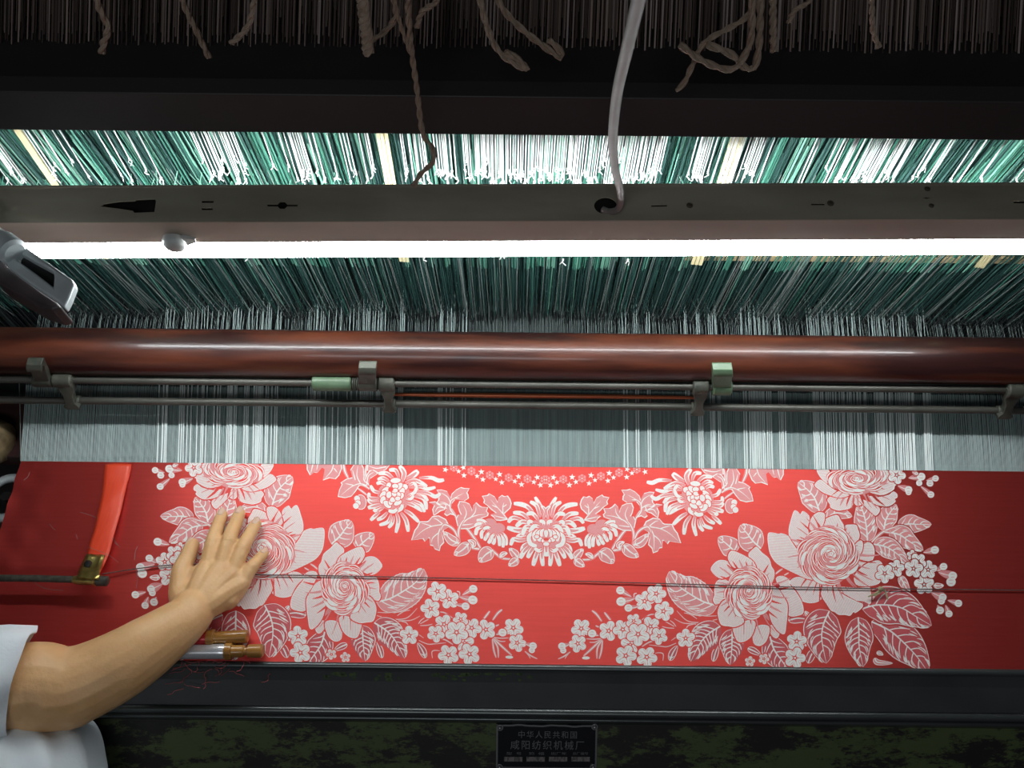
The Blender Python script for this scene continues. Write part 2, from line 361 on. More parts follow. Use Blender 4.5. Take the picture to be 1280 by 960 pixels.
u = at(640, 481, y=0.527); l = at(640, 506.5, y=0.513)
ru, rl = 0.0048, 0.0050
t = thing('guide_rods', 'two dull steel rods held by grey green clamps along the round red rail', 'rods', (XC, 0.52, u.z))
b = MB(); b.tube([(X0 + .10, 0.527, u.z), (XC, .527, u.z), (X1 - .04, 0.527, u.z)], ru, 14); b.build('upper_rod', M['rod'], t, smooth=True)
b = MB(); b.tube([(X0 + .10, 0.513, l.z), (XC, .513, l.z), (X1 - .04, 0.513, l.z)], rl, 14); b.build('lower_rod', M['rod'], t, smooth=True)
def xpix(px, py=481, y=0.527): return at(px, py, y=y).x
b = MB(); xa, xb = xpix(392), xpix(441)
b.lathe([(0, .0075), (.0015, .0102), (.004, .0110), (xb - xa - .003, .0110), (xb - xa - .001, .0102), (xb - xa, .009)], (xa, .527, u.z), (1, 0, 0), 24)
tag(b.build('sleeve', M['green_sleeve'], t, smooth=True), 'pale green enamelled sleeve')
for k in range(3):
    b = MB(); xa = xpix(442.5 + 2.4 * k); b.lathe([(0, .0085), (.0004, .0100), (.0016, .0100), (.0020, .0085)], (xa, .527, u.z), (1, 0, 0), 20); b.build('washer', M['casting'], t, smooth=True)
def collar(px0, px1, r=0.0105, name='clamp', m='casting'):
    b = MB(); xa, xb = xpix(px0), xpix(px1); L = xb - xa
    b.lathe([(0, r * .8), (.0015, r), (L - .0015, r), (L, r * .8)], (xa, .527, u.z), (1, 0, 0), 20)
    return b, xa, xb
def hook(b, px0, px1, top=457, lean=0):
    """the lug that rises from a collar to the red rail and curls over"""
    xa, xb = xpix(px0), xpix(px1)
    zt = at(px0, top, y=0.523).z
    lean = lean + (at(.5 * (px0 + px1), top, y=.523).x - .5 * (xa + xb)) / (zt - u.z)
    ys = [(.520, u.z + .002), (.533, u.z + .002), (.5305, zt - .006), (.531, zt - .001), (.528, zt + .002), (.519, zt + .001), (.515, zt - .004), (.514, zt - .010), (.518, zt - .009), (.522, zt - .006), (.524, zt - .010)]
    n = len(ys); vs = [(xa, y, z) for y, z in ys] + [(xb, y, z) for y, z in ys]
    if lean: vs = [(x + lean * (z - u.z), y, z) for x, y, z in vs]
    b.add(vs, [tuple(range(n)), tuple(reversed(range(n, 2 * n)))] + [(i, (i+1) % n, n+(i+1) % n, n+i) for i in range(n)])
def link(b, px0, px1):
    """the arm from the upper collar down to an eye on the lower rod"""
    xa, xb = xpix(px0), xpix(px1); c = 0.5 * (xa + xb); w = (xb - xa) / 2
    prof = [(-w, .527, u.z + .006), (w, .527, u.z + .006), (w * .9, .521, u.z - .009), (w * .55, .516, .5 * (u.z + l.z)), (w * .55, .510, l.z + .005), (w * .95, .507, l.z), (w * .7, .507, l.z - .006), (-w * .7, .507, l.z - .006), (-w * .95, .507, l.z), (-w * .55, .510, l.z + .005), (-w * .55, .516, .5 * (u.z + l.z)), (-w * .9, .521, u.z - .009)]
    n = len(prof)
    vs = [(c + x, y - .006, z + .002) for x, y, z in prof] + [(c + x, y + .003, z - .001) for x, y, z in prof]
    b.add(vs, [tuple(range(n)), tuple(reversed(range(n, 2 * n)))] + [(i, (i+1) % n, n+(i+1) % n, n+i) for i in range(n)])
    b.lathe([(0, .0058), (.001, .0072), (2 * w * .8 - .001, .0072), (2 * w * .8, .0058)], (c - w * .8, .513, l.z), (1, 0, 0), 16)
b, _, _ = collar(449, 473); hook(b, 449, 470); b.build('clamp', M['casting'], t, smooth=True, bevel=.0008, angle=35)
b, _, _ = collar(474, 494, .0108); link(b, 476, 495); b.build('clamp', M['casting'], t, smooth=True, bevel=.0008, angle=35)
b, _, _ = collar(866, 886, .0108); link(b, 867, 886); link_clamp = b.build('clamp', M['casting'], t, smooth=True, bevel=.0008, angle=35)
b, _, _ = collar(891, 915, .0115); hook(b, 891, 915, 459); b.build('clamp', M['green_sleeve'], t, smooth=True, bevel=.0008, angle=35)
b, _, _ = collar(49, 73, .0100); hook(b, 52, 70, 453, -0.35); b.build('clamp', M['casting'], t, smooth=True, bevel=.0008, angle=35)
b, _, _ = collar(74, 98, .0105); link(b, 78, 99); b.build('clamp', M['casting'], t, smooth=True, bevel=.0008, angle=35)
b, _, _ = collar(1263, 1284, .0115); link(b, 1262, 1282); b.build('clamp', M['casting'], t, smooth=True, bevel=.0008, angle=35)
x = xpix(878); b = MB(); b.lathe([(0, .0030), (.0008, .0030), (.0008, .0012), (.0010, .0004)], (x, .5165, u.z + .0045), (0, -.85, .5), 10); tag(b.build('screw', M['screw'], link_clamp, smooth=True), 'small rusty screw')

# ------------------------------------------------------------------ warp threads
YF = at(683, 583, z=0).y                      # the fell, where warp becomes cloth
CX0, CX1 = at(25, 580, z=0).x, 2 * XC - at(25, 580, z=0).x
RX0, RX1 = at(37, 487, y=.555).x, 2 * XC - at(37, 487, y=.555).x
HY = 0.672                                    # front row of the harness
def warp_path(s, zr, zh, yh, dx=0.0):
    xf = CX0 + (CX1 - CX0) * s; xr = RX0 + (RX1 - RX0) * s; xh = XC + (xr - XC) * 1.02 + dx
    return [(xf, YF - 0.0006, 0.0006), (xr + (xf - xr) * 0.04, 0.556, zr), (xh, yh, zh), (xh, 1.15, -0.28)]
rg = random.Random(11)
def ribbon(b, pts, r, m=0, up=Vector((0, -.5, .86))):
    P = [Vector(p) for p in pts]; k = len(P); vs = []
    for i in range(k):
        t_ = (P[min(i+1, k-1)] - P[max(i-1, 0)]).normalized(); a = t_.cross(up).normalized(); c = a.cross(t_)
        vs += [P[i] - a * r, P[i] + c * r * .9, P[i] + a * r]
    fs = []
    for i in range(k - 1):
        o = 3 * i; fs += [(o, o+1, o+4, o+3), (o+1, o+2, o+5, o+4), (o+2, o, o+3, o+5)]
    b.add(vs, fs, m)
GROUPS = [(195, 208, .8), (217, 246, .75), (249, 276, .72), (279, 312, .74), (315, 345, .78), (382, 402, .62), (405, 440, .42), (444, 478, .62), (497, 503, .95), (547, 553, .9), (557, 558.5, .9), (562, 563.5, .9), (565, 566.5, .9), (577, 578.5, .9), (581, 582.5, .9),
          (780, 782, .9), (784, 785.5, .9), (795, 796.5, .9), (798, 799, .9), (810, 814, .95), (858, 864, .95), (870, 902, .60), (907, 925, .45), (930, 983, .62), (1017, 1046, .75), (1050, 1090, .76), (1094, 1143, .74), (1155, 1167, .7)]
def s_of(px): 
    p = at(px, 575, z=.004); return (p.x - CX0) / (CX1 - CX0)
b = MB(); Nw = 1180
for i in range(Nw + 1):
    s = i / Nw
    w_ = warp_path(s, 0.0195 + rg.uniform(-.001, .001), 0.022 + rg.uniform(-.01, .01), HY + 0.02 * (i % 4))
    ribbon(b, w_[:2], 0.00040 + rg.uniform(-.00006, .00008))
    if i % 2 == 0: ribbon(b, w_[1:], 0.00020)
tag(b.build('warp_threads', M['warp_grey'], fix=False), 'fine grey warp threads stretched from the reed to the edge of the red cloth', 'warp', kind='stuff')
b = MB()
for (a, c, dens) in GROUPS:
    px = a + 0.6
    while px < c:
        if rg.random() < dens or c - a < 8:
            s = s_of(px); w_ = warp_path(s, 0.0250 + rg.uniform(-.0015, .0015), 0.048 + rg.uniform(-.006, .006), HY - .004 + 0.012 * rg.randint(0, 3))
            ribbon(b, w_[:2], rg.uniform(0.00075, 0.00110)); ribbon(b, w_[1:], rg.uniform(0.00032, 0.00048), 1)  # behind the reed the white threads turn grey, imitating dimmer light
        px += rg.uniform(1.7, 3.0)
tag(b.build('raised_warp_threads', [M['warp_white'], M['warp_grey']], fix=False), 'bright white raised warp threads in bunches above the grey warp', 'warp', kind='stuff')
b = MB(); p0, p1 = at(24, 476, y=.56), Vector((CX0, YF, .001))
b.tube([p0, p0.lerp(p1, .5) + Vector((0, 0, -.001)), p1], 0.0006, 6)
tag(b.build('selvage_thread', M['cord_dim']), 'single pale thread running down to the left corner of the cloth', 'thread')

# ------------------------------------------------------------------ comber board and harness
by0, bz0, bz1 = 0.600, 0.4457, 0.492
t = thing('comber_board', 'long black beam across the top with a charcoal front rail', 'beam', (XC, 0.7, bz0))
b = MB(); b.box((X0 + .021, by0, bz0), (X1 - .021, by0 + 0.022, bz1)); b.build('front_rail', M['beam_rail'], t, bevel=0.0012)
b = MB(); b.box((X0 + .021, by0 + 0.022, bz1 - .030), (X1 - .021, 0.90, bz1 - .004)); b.build('board', M['beam_black'], t)
b = MB(); b.box((X0 + .021, 0.90, bz0), (X1 - .021, 0.92, bz1)); b.build('rear_rail', M['beam_rail'], t)

KZ = 0.330                                     # height of the knots
def lean_x(x, z):
    """the harness narrows downwards to the width of the reed"""
    return XC + (x - XC) * (1 - 0.07 * (0.42 - z) / 0.38)
def strand(b, x, y, z0, z1, r, m, dx=0.0, dy=0.0, xtop=None):
    a = random.random() * 2; vs = []
    for z, ex, ey in ((z0, dx, dy), (z1, 0 if xtop is None else xtop - x, 0)):
        for j in range(3):
            w = a + j * 2.094; vs.append((x + ex + r * math.cos(w), y + ey + r * math.sin(w), z))
    b.add(vs, [(0, 1, 4, 3), (1, 2, 5, 4), (2, 0, 3, 5)], m)
HX0, HX1 = XC - 0.90, XC + 0.90
rh = random.Random(21); random.seed(5)
b = MB()
for row in range(7):
    y = HY + 0.015 * row; x = HX0
    while x < HX1:
        bunch = rh.randint(2, 9); gap = rh.uniform(0.001, 0.005); m = rh.choice([0, 0, 1, 1, 2, 3, 3])
        for k in range(bunch):
            mm = m if rh.random() < .7 else rh.choice([0, 1, 2, 3])
            yy = y + rh.uniform(-.004, .004); zt = KZ + rh.uniform(.002, .12); xm = lean_x(x, .15)
            strand(b, xm, yy, 0.15, zt, rh.uniform(.0006, .0012), mm, 0, 0, x)
            if rh.random() < .9: strand(b, lean_x(x, .04) + rh.uniform(-.002, .002), yy, 0.040 + rh.uniform(-.01, .012), 0.15, rh.uniform(.0004, .0007), rh.choice([1, 1, 3]) if rh.random() < .88 else mm, 0, 0, xm)  # lower lengths: thinner, in darker greens that imitate the weaker light down there
            x += rh.uniform(.0011, .0024)
        x += gap
# a few stray ends that cross
for k in range(240):
    x = rh.uniform(HX0, HX1); y = HY - .004; z = KZ - rh.uniform(.005, .03)
    ribbon(b, [(x, y, z), (x + rh.uniform(-.012, .012), y - .004, z - .016), (x + rh.uniform(-.018, .018), y - .003, z - .034)], .0006, rh.choice([0, 2]))
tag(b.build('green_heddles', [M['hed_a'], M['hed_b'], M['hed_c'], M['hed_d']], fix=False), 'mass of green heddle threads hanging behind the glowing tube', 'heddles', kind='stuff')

# white cords with knots and frayed ends, in clusters
b = MB(); bk = MB()
def knot(x, y, z):
    r = rh.uniform(.0012, .0020)
    for (c, s1) in (((x, y, z), 1.0), ((x + rh.uniform(-.001, .001), y, z - .0028), .8)):
        c = Vector(c); vs = [c + Vector(d) * r * s1 for d in ((1,0,0),(-1,0,0),(0,1,0),(0,-1,0),(0,0,1.5),(0,0,-1.5))]
        bk.add(vs, [(0,2,4),(2,1,4),(1,3,4),(3,0,4),(2,0,5),(1,2,5),(3,1,5),(0,3,5)])
    for q in range(rh.randint(1, 3)):
        ribbon(bk, [(x, y, z), (x + rh.uniform(-.0025, .0025), y - .002, z - rh.uniform(.002, .004)), (x + rh.uniform(-.0045, .0045), y - .003, z - rh.uniform(.004, .009))], rh.uniform(.0004, .0008))
def cluster_density(px):
    d = 0.10
    for a, c, v in ((0, 22, .55), (55, 75, .3), (88, 100, .4), (140, 185, .36), (250, 310, .62), (350, 395, .62), (415, 425, .5), (430, 475, .5), (495, 545, .75), (548, 572, .8), (580, 640, .95), (636, 830, 1.0), (860, 925, .75), (925, 960, .55), (1000, 1035, .4), (1040, 1062, .55), (1078, 1132, .75), (1150, 1180, .3), (1255, 1280, .3)):
        if a <= px <= c: d = max(d, v)
    return d
px = -160
while px < 1440:
    d = cluster_density(px) if 0 <= px <= 1280 else .3
    if rh.random() < d:
        y = HY - .008 - rh.uniform(0, .012)
        p = at(px, 200, y=y); kz = KZ + rh.uniform(-.012, .014) + (.02 if rh.random() < .12 else 0)
        strand(b, p.x, y, kz, bz0 + .03, rh.uniform(.0006, .0010), 0)
        knot(p.x, y, kz)
    px += rh.uniform(1.9, 3.6) if cluster_density(px) > .5 else rh.uniform(1.8, 5.2)
# fine white threads that go on below, between the heddles
for k in range(210):
    x = rh.uniform(HX0, HX1); y = HY - .006 + rh.uniform(-.004, .004); z1 = rh.choice([KZ, KZ - rh.uniform(.07, .16)])
    strand(b, lean_x(x, .04), y, rh.uniform(.03, .06), z1, rh.uniform(.00025, .0004), 1, rh.uniform(-.004, .004), 0, x)
    if z1 < KZ - .02: knot(x, y, z1) if rh.random() < .25 else None
tag(b.build('white_harness_cords', [M['cord_white'], M['cord_dim']], fix=False), 'white cords hanging from the black beam in front of the green heddles', 'cords', kind='stuff')
tag(bk.build('cord_knots', M['cord_white'], fix=False), 'row of frayed white knots tying the cords to the heddles', 'knots', kind='stuff')

# thin grey wires and lingoes below the eyes
b = MB()
for row in range(6):
    x = HX0
    while x < HX1:
        strand(b, x, HY + .016 * row + rh.uniform(-.004, .004), -0.32 + rh.uniform(-.02, .02), 0.045 + rh.uniform(-.008, .018), rh.uniform(.0005, .0009), 0)
        x += rh.uniform(.0028, .0050)
tag(b.build('lingoes', M['lingo'], fix=False), 'thin grey weight wires hanging below the green heddles', 'wires', kind='stuff')

# cords above the board
b = MB()
for row in range(8):
    y = 0.676 + 0.014 * row; x = HX0 - .2
    while x < HX1 + .2:
        m = rh.choice([0, 0, 1, 2, 2, 2]); x += rh.uniform(.0022, .0062)
        strand(b, x, y + rh.uniform(-.004, .004), bz1 - .028, 0.95, rh.uniform(.0006, .0012), m, 0, 0, XC * .5 + (x - XC * .5) * .49)
tag(b.build('upper_harness_cords', [M['upper_a'], M['upper_b'], M['upper_c']], fix=False), 'curtain of brown grey cords rising above the black beam at the top', 'cords', kind='stuff')

# cream tapes and the pale slat between the heddles
for px, w, lab in ((48, 10, 'cream tape near the left end of the white knots'), (483.5, 15, 'cream tape hanging left of the dense white cords in the middle'), (913, 17, 'cream tape hanging right of the white cable'), (1333, 14, 'cream tape beyond the right edge, its end showing under the tube')):
    y = HY - .010; xa, xb = at(px - w / 2, 200, y=y).x, at(px + w / 2, 200, y=y).x
    b = MB(); n = 3
    for k in range(n):
        a = xa + (xb - xa) * k / n; c = xa + (xb - xa) * (k + .86) / n
        b.box((a, y - .0008 - .0006 * k, 0.172), (c, y + .0008, bz0 + .02))
    tag(b.build('harness_tape', M['cream'], bevel=.0004), lab, 'tape', 'cream tapes among the harness cords')
b = MB(); p = at(1070, 323, y=HY + .004); b.box((at(855, 323, y=HY + .004).x, HY + .002, p.z - .006), (HX1, HY + .008, p.z + .005))
tag(b.build('wooden_batten', M['slat'], bevel=.001), 'narrow pale wooden slat behind the heddles under the right half of the tube', 'slat')

# ------------------------------------------------------------------ fluorescent batten lamp
YAW = 0.0185
LC = at(640, 276, z=0.372)                     # middle of the upper front edge
LM = Matrix.Translation(LC) @ Matrix.Rotation(YAW, 4, 'Z')
bk_edge = at(640, 233, z=0.372)
dep = (bk_edge.y - LC.y)                       # depth of the top face
pb = at(640, 300.5, y=LC.y + 0.001)
fh = LC.z - pb.z                               # height of the front face
L0, L1 = -0.665, 0.640
t = thing('tube_lamp', 'grimy metal batten lamp with one long glowing white tube above the red rail', 'lamp', LC)
b = MB(); w = 0.0012
def lbox(x0, y0, z0, x1, y1, z1): b.box((x0, y0, z0), (x1, y1, z1), M=LM)
lbox(L0, 0, -w, L1, dep, 0)
top = b.build('housing_top', M['lamp_paint'], t)
b = MB()
lbox(L0, dep - w, -0.022, L1, dep, -w); lbox(L0, 0.010, -0.024, L1, dep - w, -0.022)
lbox(L0, 0, -0.0225, L0 + w, dep - w, -w); lbox(L1 - w, 0, -0.0225, L1, dep - w, -w)
lbox(L0, dep - .0005, -.0005, L1, dep + .0014, .0022)
b.build('housing', M['lamp_paint'], t)
b = MB()
pr = [(0.0, -w), (0.0, -fh), (0.003, -fh - .002), (0.0045, -fh - .001), (0.0016, -fh + .002), (0.0016, -w)]
n = len(pr); vs = [LM @ Vector((L0, y, z)) for y, z in pr] + [LM @ Vector((L1, y, z)) for y, z in pr]
b.add(vs, [tuple(range(n)), tuple(reversed(range(n, 2*n)))] + [(i, (i+1) % n, n+(i+1) % n, n+i) for i in range(n)])
b.build('reflector_strip', M['lamp_front'], t)
# openings cut through the top face
def tp(px, py): q = LM.inverted() @ at(px, py, point=LC, normal=(0, 0, 1)); return q.x, q.y
cuts = [[(125, 258), (130, 254.5), (150, 251.5), (168, 251), (170, 249.5), (194, 248.5), (195, 252), (193, 265), (168, 266), (166, 263.5), (150, 261)],
        [(252, 250.5), (267, 250.5), (267, 253.5), (252, 253.5)], [(252, 259.5), (266, 259.5), (266, 262.5), (252, 262.5)],
        [(334, 255), (347, 255), (350, 252), (356, 252), (359, 255), (372, 255), (372, 258), (359, 258), (356, 261), (350, 261), (347, 258), (334, 258)],
        [(757 + 14.5 * math.cos(a), 257 + 10.5 * math.sin(a)) for a in [2 * math.pi * i / 20 for i in range(20)]],
        [(814, 256), (834, 255.5), (834, 258), (814, 258.5)],
        [(1014, 254), (1031, 254), (1031, 256.5), (1014, 256.5)], [(1267, 251), (1284, 251), (1284, 254), (1267, 254)],
        [(1152, 247), (1158, 246), (1166, 247), (1158, 248.5)]]
b = MB()
for poly in cuts:
    q = [tp(*p) for p in poly]; b.prism(q, LM @ Matrix.Translation((0, 0, .01)), .02)
cut = b.build('cutter', M['black'])
md = top.modifiers.new('cut', 'BOOLEAN'); md.object = cut; md.operation = 'DIFFERENCE'; md.solver = 'EXACT'
dg = bpy.context.evaluated_depsgraph_get(); me = bpy.data.meshes.new_from_object(top.evaluated_get(dg))
top.modifiers.clear(); top.data = me; bpy.data.objects.remove(cut)
b = MB(); lbox(L0 + .002, .003, -.0165, L1 - .002, dep - .002, -.0155); b.build('ballast_tray', M['black'], t)
tc = LM.inverted() @ at(640, 311, y=LC.y + .0068)
b = MB(); TR = 0.0082
pa, pb = LM @ Vector((L0 + .10, tc.y, tc.z)), LM @ Vector((L1 - .03, tc.y, tc.z))
b.tube([pa, pa.lerp(pb, .5), pb], TR, 24); tag(b.build('glowing_tube', M['tube'], t, smooth=True), 'glowing white tube')
for e, d in ((L0, 1), (L1, -1)):
    b = MB(); x0, x1 = (e, e + .10) if d > 0 else (e - .03, e); lbox(x0, tc.y - .010, tc.z - .010, x1, .012, -fh + .004); b.build('lamp_holder', M['holder'], t, bevel=.002)
# milky starter knob on the reflector strip
c = LM.inverted() @ at(221, 295, y=LC.y - .002)
b = MB(); prof = [(0, .0125), (.004, .0130), (.009, .0115), (.012, .008), (.0132, .003)]
b.lathe(prof, LM @ Vector((c.x, .0, c.z + .001)), LM.to_3x3() @ Vector((0, -1, -.25)), 20)
bb = [LM @ Vector(p) for p in ((c.x + .010, -.001, c.z + .009), (c.x + .022, -.001, c.z + .004), (c.x + .021, -.001, c.z - .001), (c.x + .010, -.001, c.z - .004), (c.x + .010, -.006, c.z + .009), (c.x + .022, -.004, c.z + .004), (c.x + .021, -.004, c.z - .001), (c.x + .010, -.006, c.z - .004))]
b.add(bb, [(0,1,2,3),(7,6,5,4),(0,4,5,1),(1,5,6,2),(2,6,7,3),(3,7,4,0)])
tag(b.build('starter', M['holder'], t, smooth=True), 'milky rounded starter knob')
for px, py, s in ((862, 257, .0034), (1038, 254.5, .0036), (1164, 257.5, .0026), (1159, 236.5, .0030)):
    x, y = tp(px, py); b = MB()
    b.lathe([(0, s), (.0012, s), (.0018, s * .6), (.0019, s * .2)], LM @ Vector((x, y, 0)), (0, 0, 1), 12)
    b.box((x - s * .8, y - .0003, .0016), (x + s * .8, y + .0003, .0021), M=LM)
    b.build('screw', M['screw'], t)
# hangers that carry the lamp from the black beam
for x in (L0 + .012, L1 - .012):
    p = LM @ Vector((x, dep * .6, 0)); b = MB(); b.box((p.x - .008, p.y - .001, p.z), (p.x + .008, p.y + .001, bz0 + .004)); b.box((p.x - .008, p.y - .001, bz0 + .002), (p.x + .008, by0 + .002, bz0 + .006)); b.build('hanger', M['steel_dark'], t)

# ------------------------------------------------------------------ cable
def hang(pts, ys): return [at(px, py, y=y) for (px, py), y in zip(pts, ys)]
pts = [(812, -60), (797, 5), (783, 65), (771, 120), (766, 175), (769, 212), (775, 236), (776, 252), (772, 262), (762, 265), (753, 262)]
ys = [.40, .43, .46, .49, .52, .540, .555, .565, .566, .570, .575]
P = hang(pts, ys)
b = MB(); sp = smooth_path(P, 6); b.tube(sp, [0.0046 - .0010 * min(1, i / 40) for i in range(len(sp))], 12)
tag(b.build('power_cable', M['cable'], smooth=True), 'thick pale grey power cable coming down into the round hole of the lamp', 'cable')

# ------------------------------------------------------------------ loose twine ends at the top
TW = [
 ([(112, -50), (116, -20), (125, 12), (135, 34), (129, 55), (127, 66)], .0030, 'short kinked brown twine end hanging at the top left'),
 ([(222, -50), (228, 0), (246, 40), (261, 72)], .0026, 'straight brown twine end slanting down right of the kinked one'),
 ([(322, -50), (318, -5), (310, 32), (289, 54)], .0026, 'brown twine end curving to the lower left near the left third'),
 ([(516, -60), (510, 0), (514, 60), (521, 110), (528, 165), (540, 184), (541, 203), (526, 217), (517, 233)], .0028, 'longest brown twine reaching down over the white knots to the lamp'),
 ([(486, -40), (494, 5), (502, 35), (513, 66)], .0022, 'thin brown twine joining the longest twine from its left'),
 ([(480, -40), (492, 0), (494, 22), (478, 42), (465, 50), (459, 62)], .0026, 'looped brown twine left of the longest twine'),
 ([(552, -40), (546, 0), (528, 14), (521, 34)], .0026, 'small hooked brown twine right of the longest twine'),
 ([(595, -40), (600, 0), (611, 40), (627, 68), (658, 87), (650, 76), (632, 64)], .0028, 'brown twine ending in a folded loop left of the white cable'),
 ([(612, -40), (624, 4), (652, 36), (690, 65), (702, 72), (699, 62), (686, 50)], .0030, 'brown twine with a folded tip nearest the white cable'),
 ([(952, -40), (945, -2), (930, 24), (882, 52), (866, 80), (856, 102), (846, 113)], .0026, 'brown twine sweeping far to the lower left at the right side'),
 ([(950, -40), (950, 10), (948, 62), (942, 85), (930, 84), (914, 68), (884, 56)], .0032, 'thick pale brown twine making a narrow loop at the right side'),
 ([(940, -40), (940, 10), (938, 50), (924, 80), (908, 87), (876, 75), (850, 56)], .0030, 'brown twine sagging in a wide loop inside the right tangle'),
 ([(967, -40), (966, 10), (967, 64)], .0032, 'straight hanging brown twine just right of the tangle'),
 ([(1020, -40), (1012, 0), (994, 12), (986, 28)], .0022, 'thin curled twine right of the hanging straight one'),
 ([(1088, -40), (1090, 20), (1092, 42), (1099, 59)], .0024, 'lone dark brown twine end at the right quarter'),
 ([(452, -40), (454, 10), (458, 40), (460, 66)], .0050, 'thick bundled brown tassel left of the looped twine'),
]
for k, (pts, r, lab) in enumerate(TW):
    y0 = 0.565 - .006 * (k % 4)
    if 'longest' in lab: ys = [.56, .57, .575, .578, .575, .572, .568, .566, .562]
    else: ys = [y0] * len(pts)
    sp = smooth_path(hang(pts, ys), 6); b = MB(); L = sum((q - p).length for p, q in zip(sp, sp[1:]))
    twisted(b, sp, r, max(4, L / (r * 10)), 3 if r > .004 else 2)
    tag(b.build('loose_twine', M['twine'], smooth=True), lab, 'twine', 'loose twine ends hanging over the black beam')

# ------------------------------------------------------------------ slotted alloy bracket at the left
BZ = 0.400
t = thing('slotted_bracket', 'worn grey alloy bracket with a long dark slot covering the left end of the tube', 'bracket', at(50, 335, z=BZ))
outer = [(-6, 288), (14, 296), (40, 314), (68, 333), (90, 349), (92.5, 355), (86, 372), (80, 384), (70, 375), (48, 361), (25, 345), (8, 332), (4, 322), (-10, 312)]
inner = [(22, 314), (44, 326.5), (66, 338.5), (67, 346), (66, 358), (61, 354), (42, 339.5), (20, 324)]
BM = Matrix.Translation((0, 0, BZ))
w2 = lambda px, py: tuple(at(px, py, z=BZ).xy)
b = MB(); b.prism([w2(*p) for p in outer], BM, 0.010); body = b.build('slotted_plate', M['bracket'], t)
b = MB(); b.prism([w2(*p) for p in inner], Matrix.Translation((0, 0, BZ + .02)), 0.06); cut = b.build('cutter', M['black'])
md = body.modifiers.new('cut', 'BOOLEAN'); md.object = cut; md.solver = 'EXACT'
dg = bpy.context.evaluated_depsgraph_get(); me = bpy.data.meshes.new_from_object(body.evaluated_get(dg)); body.modifiers.clear(); body.data = me; bpy.data.objects.remove(cut)
q = body.modifiers.new('bevel', 'BEVEL'); q.width = .0022; q.segments = 3; q.limit_method = 'ANGLE'
b = MB(); ins = [(-8, 310), (5, 322), (9, 333), (26, 346), (48, 362), (69, 376), (76, 383), (64, 386), (44, 380), (20, 366), (-8, 350)]
b.prism([tuple(at(px, py, z=BZ - .02).xy) for px, py in ins], Matrix.Translation((0, 0, BZ - .02)), .03); b.build('side_bar', M['bracket_dark'], t, bevel=.003)
b = MB(); b.prism([w2(*p) for p in [(-4, 305), (14, 308), (72, 338), (74, 362), (58, 358), (14, 328)]], Matrix.Translation((0, 0, BZ - .0105)), .004); b.build('slot_floor', M['black'], t)
b = MB(); p0, p1 = at(19, 317, z=BZ + .004), at(-60, 258, z=BZ + .006)
b.lathe([(0, .0100), (.003, .0135), (.02, .0135), (.022, .0115), ((p1 - p0).length, .0115)], p0, p1 - p0, 20); b.build('sleeve', M['bracket'], t, smooth=True)
b = MB(); b.tube([p1, p1.lerp(Vector((X0 + .02, .63, .42)), .5), Vector((X0 + .02, .63, .42))], .010, 14); b.build('stem', M['steel_dark'], t, smooth=True)

# ------------------------------------------------------------------ bits left of the cloth
b = MB(); p = at(-8, 552, z=-.02); q = at(-90, 552, z=-.02)
b.tube([q, q.lerp(p, .6), p, p + Vector((.016, -.001, 0)), p + Vector((.024, -.002, 0))], [.036, .036, .034, .027, .012], 28)
tag(b.build('wooden_picker', M['old_wood'], smooth=True), 'rounded yellowed wooden block at the left edge beside the warp', 'block')
t = thing('steel_ring', 'grey steel ring just left of the upper corner of the cloth', 'ring', at(12, 625, z=-.06))
b = MB(); c = at(10, 622, z=-.06); pts = [(c.x + .030 * math.cos(a), c.y + .030 * math.sin(a), c.z) for a in [2 * math.pi * i / 40 for i in range(41)]]
b.tube(pts, .006, 10, caps=False); b.build('rim', M['bracket'], t, smooth=True)
b = MB(); b.tube([c + Vector((-.03, 0, 0)), c, c + Vector((.03, 0, 0))], .004, 8); b.tube([c + Vector((0, 0, -.20)), c + Vector((0, 0, -.1)), c + Vector((0, 0, .006))], .007, 12); b.build('spoke', M['steel_dark'], t, smooth=True)

# ------------------------------------------------------------------ woven cloth
YB = at(683, 829, z=0).y
cloth = thing('brocade_cloth', 'glossy red silk cloth woven with white peonies and chrysanthemums', 'cloth', (XC, (YF + YB) / 2, 0))
b = MB(); nx, ny = 260, 40; vs = []
LX0, LX1 = at(-14, 700, z=0).x, 2 * XC - at(-14, 700, z=0).x
rs = random.Random(4)
def cloth_z(x, y):
    e = max(0.0, 1 - (x - CX0) / .07)
    return 0.0022 * e * (math.sin(x * 130 + y * 60) * math.sin(y * 75 + 1) + .5 * math.sin(y * 190 + x * 90)) if e > 0 else 0.0
for j in range(ny + 1):
    v = j / ny
    for i in range(nx + 1):
        u_ = i / nx; y = YF + (YB - .004 - YF) * v
        xa = CX0 + (at(1, 660, z=0).x - CX0) * min(1, (YF - y) / (YF - at(1, 660, z=0).y)) if y > at(1, 660, z=0).y else at(1, 660, z=0).x - (at(1, 660, z=0).y - y) * .10
        xb = 2 * XC - xa; x = xa + (xb - xa) * u_
        z = cloth_z(x, y) * min(1, v * 6) * min(1, (1 - v) * 5)
        vs.append((x, y, z))
fs = [(j*(nx+1)+i, (j+1)*(nx+1)+i, (j+1)*(nx+1)+i+1, j*(nx+1)+i+1) for j in range(ny) for i in range(nx)]
for i in range(nx + 1):                          # over the lip and down inside the beam
    x, y, z = vs[ny * (nx + 1) + i]; vs.append((x, y - .0006, -.06))
o = ny * (nx + 1); fs += [(o+i, o+nx+1+i, o+nx+2+i, o+i+1) for i in range(nx)]
b.add(vs, fs); b.build('red_ground', M['red'], cloth, smooth=True, fix=True)

